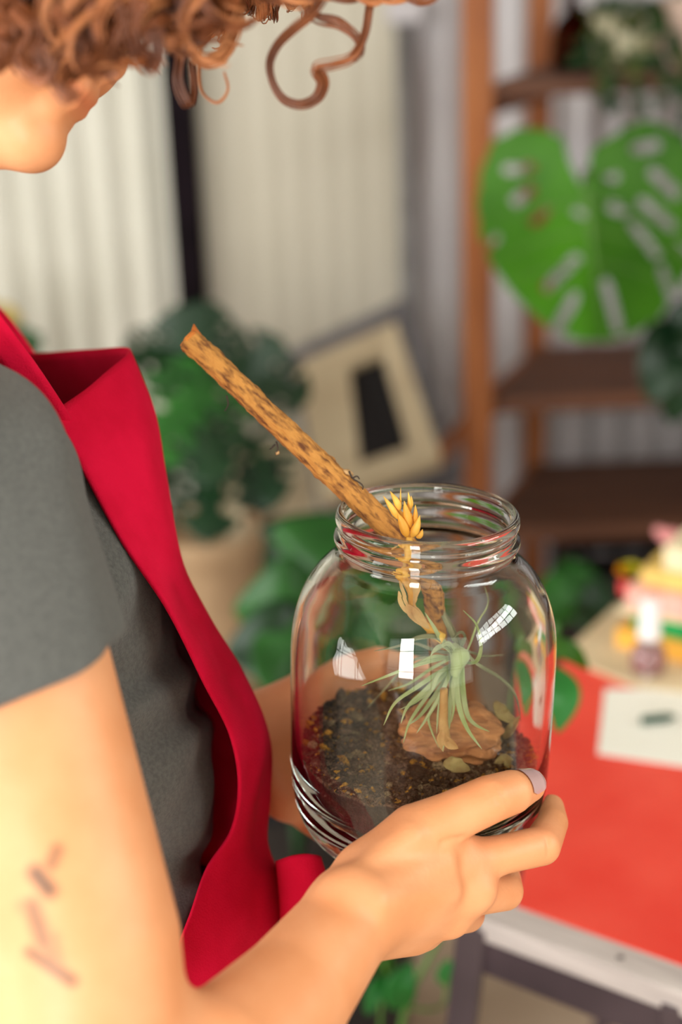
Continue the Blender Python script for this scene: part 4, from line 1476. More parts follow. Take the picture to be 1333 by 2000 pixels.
# ---- air plant with dried flower spike
M_air = mat('air_plant_leaf', lin(160, 174, 104), 0.65, lin(196, 202, 150), 45.0, 4.0, sheen=0.2, trans=0.15)
M_air2 = mat('air_plant_grey', lin(150, 150, 112), 0.7, lin(120, 118, 84), 45.0, 4.0, trans=0.1)
M_dry = mat('dry_straw', lin(252, 204, 92), 0.55, lin(232, 164, 56), 70.0, trans=0.25)
M_dry2 = mat('pale_straw', lin(226, 186, 120), 0.6, lin(196, 144, 80), 70.0, trans=0.2)
ap0 = PJ(880, 1262, -0.010)
ap = empty('air_plant', ap0)
zz = lambda x, y: (680 + x * 0.315, 1080 + y * 0.315)
objs = []
LV = [
    ([(640, 640), (450, 690), (240, 765), (90, 820)], 22, -0.045, 0), ([(640, 650), (520, 720), (380, 810), (250, 852)], 18, -0.015, 0),
    ([(640, 700), (430, 830), (290, 930), (225, 1060)], 24, -0.050, 0), ([(650, 700), (480, 850), (370, 950), (330, 1050)], 26, -0.052, 0),
    ([(640, 700), (480, 900), (380, 1050), (345, 1172)], 22, -0.045, 0), ([(650, 720), (520, 910), (440, 1010), (372, 1062)], 24, -0.050, 0),
    ([(650, 720), (560, 900), (480, 1030), (428, 1108)], 24, -0.052, 0), ([(650, 740), (590, 850), (560, 980), (550, 1112)], 20, -0.045, 0),
    ([(640, 740), (570, 880), (500, 1010), (520, 1100), (562, 1200)], 16, -0.036, 0), ([(660, 720), (635, 900), (620, 1080), (585, 1222)], 26, -0.050, 0),
    ([(690, 660), (668, 800), (690, 960), (740, 1090), (824, 1208)], 34, -0.056, 0), ([(705, 660), (708, 820), (740, 1000), (790, 1060), (872, 1100)], 32, -0.040, 0),
    ([(700, 580), (800, 690), (950, 780), (1040, 870), (1078, 1040)], 20, 0.000, 1), ([(710, 680), (790, 680), (820, 580), (790, 450), (712, 362)], 22, -0.050, 0),
    ([(690, 590), (780, 620), (860, 640), (972, 634)], 18, 0.020, 1), ([(690, 580), (630, 480), (580, 360), (555, 250), (520, 140)], 30, 0.012, 1),
    ([(700, 570), (640, 470), (610, 400), (560, 300)], 26, 0.022, 1), ([(650, 590), (570, 530), (520, 450), (478, 375)], 26, -0.025, 0),
    ([(640, 590), (540, 525), (430, 530), (330, 570), (168, 606)], 24, -0.035, 1), ([(640, 620), (540, 600), (430, 560), (375, 555)], 22, -0.005, 1),
    ([(660, 640), (590, 580), (545, 590), (508, 640)], 30, -0.048, 0), ([(650, 640), (420, 660), (300, 770), (112, 962)], 18, 0.010, 1),
    ([(690, 640), (620, 560), (560, 590), (520, 625)], 26, -0.04, 0), ([(720, 640), (820, 420), (872, 320), (860, 225)], 10, 0.03, 0),
    ([(690, 600), (720, 520), (690, 500), (640, 540)], 24, -0.03, 1), ([(650, 690), (560, 760), (520, 850), (470, 900)], 24, -0.048, 0),
    ([(655, 700), (600, 820), (540, 930), (460, 1060)], 22, -0.054, 0), ([(680, 700), (650, 820), (655, 950), (640, 1040)], 22, -0.052, 0),
    ([(660, 700), (560, 800), (420, 920), (330, 960)], 20, -0.040, 0),
    ([(640, 660), (540, 640), (400, 700), (320, 735)], 20, -0.030, 0),
]
for pts_, w_, tipy, kind in LV:
    k = len(pts_) - 1
    path = [PJ(*zz(*p_), -0.012 + (tipy + 0.012) * (i / k) ** 0.8) for i, p_ in enumerate(pts_)]
    objs.append(blade('leaf', path, w_ * 0.315 * 0.84 / FPX * 1.35, -_F + _U * 0.5, None, M_air2 if kind else M_air, n=26, m=3, fold=0.45, thick=0.0008,
                      profile=lambda t: (0.75 + 0.35 * math.sin(min(1, t * 2.2) * 1.57)) * (1 - t) ** 0.62 + 0.02))
# crown
s = SDF()
s.cone(PJ(*zz(660, 590), -0.012), PJ(*zz(695, 640), -0.018), 0.0036, 0.0048, 0.004)
s.cone(PJ(*zz(695, 640), -0.018), PJ(*zz(665, 740), -0.022), 0.0048, 0.003, 0.004)
objs.append(s.mesh('crown', 0.0009, None, M_air))
# dried straw below
objs.append(tube('dry_stem', catmull([PJ(*zz(*p_), -0.045) for p_ in ((595, 840), (592, 960), (590, 1050), (605, 1150))], 16), np.linspace(0.0022, 0.0032, 16), 8, None, M_dry2))
objs.append(blade('dry_leaf', [PJ(*zz(*p_), -0.047) for p_ in ((595, 1130), (630, 1175), (682, 1205))], 0.006, -_F, None, M_dry2, n=10, m=3, fold=0.6))
objs.append(blade('dry_leaf', [PJ(*zz(*p_), -0.047) for p_ in ((590, 1080), (575, 1150), (590, 1225))], 0.005, -_F, None, M_dry2, n=10, m=3, fold=0.6))
# stem of the flower spike (zoom px -> picture px)
z4 = lambda x, y: (730 + x * 0.15, 930 + y * 0.15)
SY = -0.016
stem = tube('flower_stem', catmull([PJ(*z4(*p_), SY) for p_ in ((470, 780), (455, 900), (430, 1030), (385, 1180), (410, 1330), (470, 1480), (500, 1660), (560, 1840), (700, 1980), (900, 2120))], 60),
            np.interp(np.linspace(0, 1, 60), [0, 0.1, 0.22, 0.33, 0.45, 0.6, 0.75, 0.9, 1], np.array([8, 9, 13, 17, 12, 8, 9, 10, 12]) * 0.84 / FPX * 0.75), 14, None, M_dry,
            rough=lambda t, a: 1 + 0.12 * math.sin(a * 3 + t * 20))
objs.append(stem)
for pts_, w_, m_ in (([(480, 1200), (540, 1380), (560, 1500), (520, 1720)], 20, M_dry2), ([(520, 1700), (600, 1850), (720, 2000)], 22, M_dry2),
                     ([(345, 1320), (370, 1480), (420, 1650), (560, 1850)], 9, M_dry2), ([(325, 1540), (350, 1640), (410, 1750), (500, 1830)], 11, M_dry2),
                     ([(430, 1680), (500, 1780), (620, 1900), (730, 2010)], 26, M_dry2), ([(250, 890), (275, 960), (300, 1060)], 5, M_dry2), ([(380, 1000), (330, 1060), (280, 1110)], 12, M_dry)):
    objs.append(blade('dry_leaf', [PJ(*z4(*p_), SY - 0.004) for p_ in pts_], w_ * 0.84 / FPX * 0.85, -_F, None, m_, n=16, m=4, fold=0.5, thick=0.0006))
spike = [((440, 790), (380, 620), (310, 470), 115, -.006), ((460, 700), (440, 520), (400, 320), 115, -.003), ((500, 790), (560, 660), (605, 510), 105, -.006),
         ((340, 440), (300, 330), (215, 195), 85, 0.0), ((330, 560), (240, 420), (125, 255), 80, -.002), ((510, 620), (545, 520), (545, 370), 66, 0.0),
         ((470, 480), (470, 340), (452, 205), 56, 0.002), ((490, 420), (495, 330), (492, 255), 44, 0.003), ((560, 800), (610, 760), (640, 690), 80, -.003),
         ((355, 420), (352, 280), (355, 140), 22, 0.002), ((400, 560), (340, 470), (300, 400), 70, 0.004), ((420, 640), (470, 560), (500, 470), 80, 0.004)]
for a_, b_, c_, w_, dy in spike:
    pth = catmull([PJ(*z4(*p_), SY + dy) for p_ in (a_, b_, c_)], 16)
    rr = np.array([0.35, 0.6, .8, .93, 1, 1, .98, .93, .86, .78, .68, .57, .44, .30, .16, .04]) * w_ * 0.15 * 0.84 / FPX * 0.5
    objs.append(tube('bract', pth, rr, 12, None, M_dry, rough=lambda t, a: 1 + 0.06 * math.cos(2 * a)))
adopt(ap, *objs)
tag(ap, 'grey green air plant with a dried yellow flower spike inside the jar', 'plant')
# ------------------------------------------------------------------ the person
person = empty('person', (-0.22, 0.85, 0.0))
tag(person, 'person with curly auburn hair in grey t-shirt and red apron holding the jar', 'person')

# head frame: origin at the chin, f forward (out of the face), u up, s towards the camera side
HO = P(58, 322, 0.74)
hf = _R * 0.815 - _U * 0.58
hf = hf / np.linalg.norm(hf)
hu = _R * 0.58 + _U * 0.815
hu = hu - hf * (hu @ hf)
hu /= np.linalg.norm(hu)
hs = -np.cross(hf, hu)
if hs @ _F > 0:
    hs = -hs
HS = 0.845


def H(f, u, s_=0.0):
    return HO + (hf * f + hu * u + hs * s_) * HS


hax = np.array([hf, hu, hs])
b = SDF()
b.ell(H(-0.088, 0.140), hax, np.array([0.098, 0.086, 0.074]) * HS, 0.02)
b.ell(H(-0.050, 0.082), hax, np.array([0.052, 0.075, 0.056]) * HS, 0.02)
for sd in (-1, 1):
    b.cone(H(-0.018, 0.020), H(-0.072, 0.030, 0.046 * sd), 0.015, 0.020, 0.015)
    b.cone(H(-0.072, 0.030, 0.046 * sd), H(-0.082, 0.10, 0.056 * sd), 0.016, 0.016, 0.02)
    b.cone(H(-0.024, 0.076, 0.030 * sd), H(-0.040, 0.06, 0.038 * sd), 0.021, 0.02, 0.02)
    b.cone(H(-0.022, 0.128, 0.012 * sd), H(-0.030, 0.126, 0.045 * sd), 0.015, 0.014, 0.015)
    b.ell(H(-0.020, 0.110, 0.031 * sd), hax, np.array([0.012, 0.011, 0.014]), 0.004)
    b.ell(H(-0.095, 0.100, 0.074 * sd), hax, np.array([0.018, 0.030, 0.008]), 0.004)
    b.cone(H(-0.001, 0.076), H(-0.006, 0.075, 0.011 * sd), 0.007, 0.006, 0.005)
b.ell(H(-0.0065, 0.0135), hax, np.array([0.0145, 0.0145, 0.018]), 0.010)
b.cone(H(-0.010, 0.0130), H(-0.050, -0.0140), 0.0145, 0.0165, 0.010)
b.cone(H(-0.050, -0.0140), H(-0.110, 0.010), 0.0165, 0.042, 0.02)
b.cone(H(-0.0075, 0.036, -0.012), H(-0.0075, 0.036, 0.012), 0.0095, 0.0095, 0.006)
b.cone(H(0.0003, 0.0462, -0.011), H(0.0003, 0.0462, 0.011), 0.0062, 0.0062, 0.003)
b.cone(H(0.0010, 0.0560, -0.011), H(0.0010, 0.0560, 0.011), 0.0060, 0.0060, 0.003)
b.cone(H(-0.008, 0.065), H(-0.012, 0.075), 0.010, 0.012, 0.01)
b.cone(H(-0.012, 0.116), H(0.005, 0.080), 0.007, 0.0080, 0.008)
# neck and trunk
NK = np.array([-0.315, 0.83, 1.335])
b.cone(H(-0.108, 0.060), NK, 0.046, 0.052, 0.03)
SHR = P(-110, 985, 0.70)
SHL = SHR + np.array([-0.13, 0.31, 0.0])
b.cone(NK + np.array([0, 0, -0.02]), SHR + np.array([0.0, 0.03, 0.02]), 0.05, 0.044, 0.03)
b.cone(NK + np.array([0, 0, -0.02]), SHL + np.array([0.0, -0.03, 0.02]), 0.05, 0.044, 0.03)
TC1, TC2, TC3, TC4 = P(-165, 960, 0.80), P(50, 1190, 0.84), P(140, 1520, 0.875), P(110, 1830, 0.90)
dy = np.array([-0.05, 0.13, 0])
for p_, r_ in ((TC1, 0.062), (TC2, 0.066), (TC3, 0.074), (TC4, 0.076)):
    b.cone(p_, p_ + dy, r_, r_, 0.04)
b.cone(TC1 + dy / 2, TC2 + dy / 2, 0.06, 0.066, 0.04)
b.cone(TC2 + dy / 2, TC3 + dy / 2, 0.066, 0.074, 0.04)
b.cone(TC3 + dy / 2, TC4 + dy / 2, 0.074, 0.076, 0.04)

# right arm (camera side)
ELR = P(215, 2300, 0.615)
UA1 = P(15, 1320, 0.665)
UA2 = P(150, 1850, 0.635)
b.chain([SHR, UA1, UA2, ELR], [0.052, 0.0485, 0.0465, 0.0400], 0.02)
WR = P(690, 1786, 0.740)
FA1 = P(440, 2090, 0.650)
FA2 = P(574, 1940, 0.695)
b.chain([ELR, FA1, FA2, WR], [0.039, 0.0360, 0.0295, 0.0242], 0.02)
# right hand: wrist block, metacarpals, thumb, fingers
fw = -_F * 1.0 + _U * 0.15
MC = {'i': P(893, 1692, 0.790), 'm': P(902, 1742, 0.790), 'r': P(874, 1782, 0.795), 'p': P(822, 1810, 0.805)}
b.cone(WR, P(790, 1738, 0.772), 0.0235, 0.0245, 0.008)
b.cone(WR, P(830, 1715, 0.780), 0.0215, 0.0190, 0.008)
b.chain([P(725, 1720, 0.758), MC['i']], [0.0180, 0.0140], 0.008)
b.chain([P(715, 1760, 0.752), MC['m']], [0.0180, 0.0145], 0.008)
b.chain([P(716, 1795, 0.752), MC['r']], [0.0165, 0.0135], 0.008)
b.chain([P(725, 1815, 0.758), MC['p']], [0.0145, 0.0128], 0.008)
# thumb
T0, T1, T2, T3 = P(728, 1712, 0.757), P(812, 1632, 0.770), P(955, 1562, 0.780), P(1034, 1535, 0.802)
b.chain([T0, T1, P(885, 1594, 0.775), T2, P(1000, 1547, 0.790), T3], [0.0190, 0.0172, 0.0138, 0.0132, 0.0122, 0.0092], 0.010)
b.cone(P(830, 1650, 0.783), P(880, 1675, 0.79), 0.014, 0.013, 0.014)         # web between thumb and palm
# index
I1, I2, I3 = P(1058, 1652, 0.812), P(1080, 1607, 0.836), P(1078, 1576, 0.855)
b.chain([MC['i'], P(985, 1668, 0.799), I1, I2, I3], [0.0140, 0.0110, 0.0112, 0.0092, 0.0075], 0.008)
# middle
M1, M2, M3 = P(985, 1740, 0.826), P(985, 1712, 0.852), P(968, 1690, 0.878)
b.chain([MC['m'], M1, M2, M3], [0.0140, 0.0114, 0.0098, 0.008], 0.006)
# ring
R1_, R2_, R3_ = P(912, 1785, 0.834), P(905, 1742, 0.868), P(890, 1722, 0.893)
b.chain([MC['r'], R1_, R2_, R3_], [0.0132, 0.0108, 0.0095, 0.008], 0.006)
# little finger
L1_, L2_, L3_ = P(842, 1812, 0.840), P(838, 1775, 0.868), P(832, 1752, 0.888)
b.chain([MC['p'], L1_, L2_, L3_], [0.0122, 0.0098, 0.0085, 0.0072], 0.006)
# ulnar edge and tendons / creases
b.cone(P(735, 1818, 0.765), P(805, 1816, 0.792), 0.0135, 0.0125, 0.008)
# shallow skin creases: thumb joint, fold between thumb and palm, index joint, wrist
def crease(pts, r, k, d0, d1):
    q = catmull([P(x, y, b.surface_depth(x, y, d0, d1) - r * 0.15) for x, y in pts], 5)
    CR.append((q, r, k))


CR = []
crease([(958, 1538), (968, 1556), (982, 1578)], 0.0007, 0.0022, 0.70, 0.80)
crease([(968, 1532), (980, 1550), (992, 1568)], 0.0006, 0.0020, 0.70, 0.80)
crease([(948, 1546), (955, 1558), (962, 1570)], 0.0004, 0.0016, 0.70, 0.80)
crease([(866, 1646), (884, 1640), (902, 1637)], 0.0012, 0.0030, 0.70, 0.82)
crease([(1068, 1640), (1072, 1655), (1070, 1668)], 0.0005, 0.0018, 0.72, 0.84)
# tendons of thumb and index on the back of the hand, wrist bone
for pts in ([(690, 1715), (740, 1672), (800, 1632)], [(735, 1735), (800, 1712), (870, 1692)], [(740, 1762), (810, 1748), (880, 1740)]):
    q = [P(x, y, b.surface_depth(x, y, 0.66, 0.82) + 0.0030) for x, y in pts]
    b.chain(q, [0.0040, 0.0034, 0.0040], 0.010)
q = P(668, 1742, b.surface_depth(668, 1742, 0.66, 0.80) + 0.006)
b.cone(q, q + _R * 0.004, 0.0085, 0.0085, 0.012)
q = P(940, 1738, b.surface_depth(940, 1738, 0.68, 0.84) + 0.0065)
b.cone(q, q, 0.0078, 0.0078, 0.010)
for q, r, k in CR:
    b.ops.append(('h', [np.asarray(p, np.float32) for p in q], [r] * len(q), None, None, k, True, None, 1))
# left arm
ELL = np.array([-0.27, 1.20, 1.02])
WL = P(428, 1458, 1.002)
b.chain([SHL, ELL], [0.05, 0.042], 0.02)
b.chain([ELL, ELL * 0.45 + WL * 0.55, WL], [0.040, 0.034, 0.026], 0.02)
# left hand on the far side of the jar: thumb along the back, fingers under the base
LT0, LT1, LT2, LT3 = P(500, 1415, 0.965), P(618, 1345, 0.975), P(735, 1292, 0.992), P(825, 1308, 0.985)
b.chain([WL, P(545, 1440, 0.970)], [0.026, 0.027], 0.02)
b.chain([LT0, LT1, LT2, LT3], [0.020, 0.0165, 0.0125, 0.009], 0.014)
LM = [P(600, 1420, 0.985), P(600, 1480, 0.965), P(580, 1530, 0.958), P(560, 1560, 0.952)]
for k_, q_ in enumerate(LM):
    b.cone(P(490, 1420 + 30 * k_, 0.958), q_, 0.017, 0.0135, 0.014)
b.chain([LM[0], P(680, 1440, 1.005), P(760, 1470, 1.010), P(830, 1480, 0.995)], [0.0128, 0.0102, 0.009, 0.0075], 0.006)
b.chain([LM[1], P(680, 1520, 0.990), P(760, 1545, 1.000), P(830, 1560, 0.99)], [0.0128, 0.0102, 0.009, 0.0075], 0.006)
b.chain([LM[2], P(650, 1590, 0.975), P(730, 1620, 0.972), P(780, 1620, 0.960)], [0.012, 0.010, 0.0088, 0.0075], 0.006)
b.chain([LM[3], P(600, 1600, 0.958), P(660, 1640, 0.950), P(700, 1640, 0.940)], [0.0115, 0.009, 0.008, 0.0068], 0.006)
b.cone(P(520, 1470, 0.95), P(560, 1545, 0.945), 0.018, 0.014, 0.014)


_oz = op[np.argsort(op[:, 1])]
_jz = np.linspace(-0.2152, 0.0008, 120)
_jr = np.array([max([r for r, z in op if abs(z - zq) < 0.0022] or [0.046]) for zq in _jz]) + 0.0004
b.ops.append(('l', JC.astype(np.float32), np.array([JX, JY, JZ], np.float32), _jz.astype(np.float32), _jr.astype(np.float32), 0.0015, True, None, 1))


def body_tint(v):
    x, y, d = project(v)
    c = np.ones((len(v), 3), np.float32)
    arm = (d < 0.70) & (x < 300) & (y > 1500)

    def stroke(a_, b_, r_):
        return np.clip(1.15 - capdist(x, y, a_, b_) / (r_ * 1.3), 0, 1) * 0.9
    ink = np.zeros(len(v))
    for a_, b_, r_, w_ in (((112, 1660), (100, 1688), 15, .65), ((70, 1705), (96, 1738), 19, .92), ((62, 1770), (86, 1840), 19, .72), ((60, 1860), (140, 1915), 15, .78),
                           ((86, 1840), (104, 1880), 17, .55), ((45, 1770), (70, 1790), 17, .35), ((105, 1830), (118, 1890), 13, .4)):
        ink = np.maximum(ink, stroke(a_, b_, r_) * w_)
    ink = np.where(arm, ink, 0)
    c = c * (1 - ink[:, None]) + np.array([0.07, 0.12, 0.24]) * ink[:, None]
    # lips and warm knuckles
    q = (v - HO) / HS
    lf, lu, ls = q @ hf, q @ hu, q @ hs
    lip = np.exp(-(((lu - 0.0505) / 0.0075) ** 2)) * (lf > -0.012) * (np.abs(ls) < 0.024)
    c = c * (1 - 0.55 * lip[:, None]) + np.array([0.95, 0.55, 0.52]) * 0.55 * lip[:, None]
    for p_, r_ in ((T2, 0.011), (I1, 0.011), (MC['m'], 0.012), (MC['i'], 0.012)):
        w_ = 0.30 * np.exp(-((v - p_) ** 2).sum(1) / (2 * r_ * r_))
        c = c * (1 - w_[:, None]) + np.array([1.0, 0.72, 0.66]) * w_[:, None]
    return c


M_skin = mat('skin', lin(230, 160, 114), 0.46, lin(222, 148, 100), 26.0, 5.0, bump=0.10, bscale=420, attr='tint', spec=0.35)
body = b.mesh('body', 0.0015, person, M_skin, color=body_tint)
adopt(person, body)


# nails
def nail(center_pts, n_dir, r, length, halfang, material, name='fingernail'):
    a_, e_ = center_pts
    ax = (e_ - a_) / np.linalg.norm(e_ - a_)
    nd = n_dir - ax * (n_dir @ ax)
    nd /= np.linalg.norm(nd)
    sd = np.cross(ax, nd)
    V, Fc = [], []
    N1, N2 = 14, 13
    for lay in (0, 1):
        for i in range(N1):
            t = i / (N1 - 1)
            wtap = math.sqrt(max(0.0, 1 - max(0, (t - 0.55) / 0.45) ** 2.6)) * (0.80 + 0.2 * min(1, t * 4)) + 0.02
            for j in range(N2):
                ang = (j / (N2 - 1) * 2 - 1) * halfang * wtap
                sl = (t - 0.62) * length
                rr = r(sl) + (0.0008 if lay == 0 else -0.0010)
                c_ = e_ + ax * sl
                V.append(c_ + (nd * math.cos(ang) + sd * math.sin(ang)) * rr)
    for lay in (0, 1):
        for i in range(N1 - 1):
            for j in range(N2 - 1):
                k = lay * N1 * N2 + i * N2 + j
                f_ = (k, k + 1, k + N2 + 1, k + N2)
                Fc.append(f_ if lay else f_[::-1])
    o_ = pydata(name, V, Fc, None, material)
    o_.parent = body
    return o_


M_nail = mat('mauve_polish', lin(196, 158, 158), 0.14, lin(190, 150, 152), 8, coat=0.8)
TN = P(1000, 1547, 0.790)
nl = nail((TN, T3), _U * 0.52 - _F * 0.82, lambda sl: 0.0092 + 0.0030 * min(1.0, max(0.0, -sl / float(np.linalg.norm(T3 - TN)))) if sl < 0 else math.sqrt(max(0.0092 ** 2 - sl * sl, 0.003 ** 2)), 0.0190, 0.92, M_nail)
nl['label'] = 'glossy mauve thumbnail'


# ---- t-shirt
M_shirt = mat('grey_jersey', lin(100, 99, 96), 0.95, lin(86, 85, 83), 420.0, 3.0, bump=0.5, bscale=900, sheen=0.15, spec=0.1)
t = SDF()
dyt = np.array([-0.055, 0.14, 0])
for p_, r_ in ((TC1, 0.080), (TC2, 0.080), (TC3, 0.088), (TC4, 0.090)):
    t.cone(p_, p_ + dyt, r_, r_, 0.045)
t.cone(TC1 + dyt / 2, TC2 + dyt / 2, 0.080, 0.080, 0.04)
t.cone(TC2 + dyt / 2, TC3 + dyt / 2, 0.080, 0.088, 0.04)
t.cone(TC3 + dyt / 2, TC4 + dyt / 2, 0.088, 0.090, 0.04)
t.cone(NK + np.array([0, -0.03, -0.03]), SHR + np.array([0.0, 0.02, 0.015]), 0.058, 0.056, 0.03)
t.cone(NK + np.array([0, 0.03, -0.03]), SHL + np.array([0.0, -0.02, 0.015]), 0.058, 0.056, 0.03)
hc = P(20, 1322, 0.662)
hn = _R * (1322 - 1282) / 100.0 * 0.95 - _U * 1.0 + _F * 0.12
t.clipped(SHR, P(48, 1500, 0.650), 0.064, 0.0630, hc, hn, 0.02)
t.cone(SHL, SHL * 0.45 + ELL * 0.55, 0.058, 0.052, 0.03)
t.cone(UA1, UA2, 0.0500, 0.0500, 0.002, sub=True)


def shirt_d(p):
    q = p.astype(np.float64)
    x, y, z = q[:, 0], q[:, 1], q[:, 2]
    w = 0.0022 * np.sin(62 * (z + 0.55 * x) + 5.0 * np.sin(11 * x + 7 * y)) + 0.0018 * np.sin(118 * (z - 0.7 * y + 0.3 * x) + 3 * np.sin(20 * x))
    px_, py_, pd_ = project(q)
    trunk = np.clip((pd_ - 0.74) / 0.03, 0, 1) * np.clip((px_ - 150) / 80, 0, 1)
    fold = 0.0042 * np.sin((py_ + 0.45 * px_) / 24.0 + 1.6 * np.sin(px_ / 70.0 + 0.8)) * np.exp(-((py_ - 1370) / 95.0) ** 2)
    fold = fold + 0.0030 * np.sin((py_ - 0.15 * px_) / 21.0) * np.exp(-((py_ - 1690) / 60.0) ** 2)
    w = w + trunk * fold
    return w.astype(np.float32)


shirt = t.mesh('t_shirt', 0.0032, None, M_shirt, disp=shirt_d)
# ---- trousers and shoes
M_trou = mat('navy_denim', lin(44, 48, 62), 0.9, lin(30, 34, 46), 120, bump=0.3, bscale=500)
tr = SDF()
hip = np.array([TC4[0] + 0.0, TC4[1] + 0.07, 0.86])
tr.cone(hip + np.array([0, -0.08, 0.02]), hip + np.array([0, 0.08, 0.02]), 0.10, 0.10, 0.04)
for sg in (-1, 1):
    tr.chain([hip + np.array([0.0, 0.085 * sg, -0.04]), np.array([hip[0] + 0.02, hip[1] + 0.10 * sg, 0.47]), np.array([hip[0] - 0.02, hip[1] + 0.11 * sg, 0.10])], [0.095, 0.066, 0.058], 0.03)
trous = tr.mesh('trousers', 0.008, None, M_trou)
sh = []
M_shoe = mat('black_shoe', lin(30, 28, 30), 0.5, lin(20, 18, 20), 12)
for sg in (-1, 1):
    s_ = SDF()
    c_ = np.array([hip[0], hip[1] + 0.11 * sg, 0.0])
    s_.cone(c_ + np.array([-0.06, 0, 0.045]), c_ + np.array([0.12, 0, 0.038]), 0.042, 0.034, 0.02)
    s_.cone(c_ + np.array([-0.03, 0, 0.09]), c_ + np.array([-0.02, 0, 0.05]), 0.045, 0.045, 0.02)
    s_.plane(c_ + np.array([0, 0, 0.002]), (0, 0, -1.0), 0.004)
    sh.append(s_.mesh('shoe', 0.005, None, M_shoe))
adopt(person, shirt, trous, *sh)

# ---- apron
M_apron = mat('red_canvas', lin(214, 16, 58), 0.92, lin(198, 10, 48), 30.0, 5.0, bump=0.35, bscale=900, spec=0.1)
rowsE = [(100, 808, .815), (168, 930, .805), (240, 1060, .800), (328, 1190, .800), (398, 1330, .812), (452, 1440, .825), (468, 1540, .835), (452, 1625, .838), (405, 1695, .830), (375, 1780, .815), (338, 1895, .800), (350, 2060, .80), (350, 2300, .82)]
rowsM = [(196, 738, .850), (248, 850, .840), (288, 990, .835), (350, 1165, .835), (440, 1320, .845), (498, 1440, .855), (502, 1545, .865), (490, 1640, .865), (490, 1715, .855), (480, 1800, .845), (450, 1900, .84), (450, 2060, .84), (450, 2300, .86)]
rowsS = [(250, 684, .890), (302, 800, .885), (326, 930, .880), (366, 1130, .880), (470, 1310, .890), (526, 1440, .900), (522, 1550, .905), (517, 1645, .905), (548, 1730, .900), (553, 1815, .895), (545, 1900, .89), (545, 2060, .89), (545, 2300, .91)]
rowsB = [(165, 684, .950), (225, 800, .950), (262, 930, .950), (310, 1120, .945), (420, 1300, .918), (480, 1440, .920), (480, 1550, .925), (475, 1645, .93), (490, 1730, .98), (495, 1815, .98), (490, 1900, .98), (490, 2060, .98), (490, 2300, 1.0)]
rowsF = [(48, 692, 1.00), (110, 810, 1.01), (160, 950, 1.01), (220, 1120, 1.0), (320, 1300, .955), (390, 1440, .945), (390, 1540, .95), (380, 1640, .96), (380, 1740, 1.06), (380, 1815, 1.06), (370, 1900, 1.06), (370, 2060, 1.06), (370, 2300, 1.08)]
cols_ = [catmull([P(*p_) for p_ in r_], 90) for r_ in (rowsE, rowsM, rowsS, rowsB, rowsF)]
NU, NV = 56, 90
V = []
for i in range(NV):
    ln = catmull([c_[i] for c_ in cols_], NU)
    for j in range(NU):
        u_, v_ = j / (NU - 1), i / (NV - 1)
        w_ = 0.0016 * math.sin(u_ * 19 + v_ * 7 + 2 * math.sin(v_ * 13)) + 0.0012 * math.sin(v_ * 60 + u_ * 8) * math.exp(-((v_ - 0.28) / 0.05) ** 2)
        w_ *= math.sin(math.pi * min(1, max(0.0, u_ * 1.0))) ** 0.5
        V.append(ln[j] - _F * w_ * 1.2 + _R * w_ * 0.8)
Fc = [(i * NU + j, i * NU + j + 1, (i + 1) * NU + j + 1, (i + 1) * NU + j) for i in range(NV - 1) for j in range(NU - 1)]
apron = pydata('apron', V, Fc, None, M_apron)
sm = apron.modifiers.new('thick', 'SOLIDIFY')
sm.thickness = 0.0022
sm.offset = 0


def ribbon(name, path, wvec, width, m, n=40):
    pts = catmull(path, n)
    V, Fc = [], []
    wv = np.asarray([np.asarray(w, float) for w in wvec])
    wv = catmull(wv, n)
    for i in range(n):
        w_ = wv[i] / np.linalg.norm(wv[i])
        for j in range(5):
            V.append(pts[i] + w_ * width * (j / 4 - 0.5))
    for i in range(n - 1):
        for j in range(4):
            Fc.append((i * 5 + j, i * 5 + j + 1, (i + 1) * 5 + j + 1, (i + 1) * 5 + j))
    o_ = pydata(name, V, Fc, None, m)
    s_ = o_.modifiers.new('thick', 'SOLIDIFY')
    s_.thickness = 0.003
    s_.offset = 0
    return o_


strap = ribbon('strap', [P(130, 856, .828), P(104, 812, .812), P(60, 745, .785), P(0, 660, .765), P(-70, 560, .77), P(-190, 430, .83)],
               [_R * 0.9 + _U * 0.5 - _F * .2, _R * 0.9 + _U * 0.5 - _F * .2, _R * .8 + _U * 0.6 - _F * .2, _R * .7 + _U * 0.6 - _F * .3, _R * .5 + _U * .5 - _F * .6, _R * .3 + _U * .5 - _F * .8], 0.017, M_apron)
strap2 = ribbon('strap', [P(48, 700, 1.0), P(-10, 620, .99), P(-110, 520, .97), P(-220, 430, .93)], [_R + _F * .4] * 4, 0.02, M_apron)
strap.parent = apron
strap2.parent = apron
# tie looped at the waist
tcols = [[(528, 1730, .885), (532, 1780, .885), (536, 1850, .885)], [(546, 1694, .895), (551, 1765, .895), (555, 1835, .895)], [(552, 1678, .858), (560, 1755, .858), (562, 1840, .858)],
         [(572, 1670, .852), (580, 1745, .852), (580, 1840, .852)], [(602, 1667, .852), (612, 1740, .852), (606, 1840, .852)], [(618, 1674, .858), (632, 1735, .858), (622, 1840, .86)], [(612, 1682, .875), (626, 1742, .875), (616, 1840, .88)]]
tc_ = [catmull([P(*p_) for p_ in c_], 20) for c_ in tcols]
V = []
for i in range(20):
    ln = catmull([c_[i] for c_ in tc_], 30)
    V += list(ln)
Fc = [(i * 30 + j, i * 30 + j + 1, (i + 1) * 30 + j + 1, (i + 1) * 30 + j) for i in range(19) for j in range(29)]
tie = pydata('waist_tie', V, Fc, None, M_apron)
sm = tie.modifiers.new('thick', 'SOLIDIFY')
sm.thickness = 0.003
tie.parent = apron
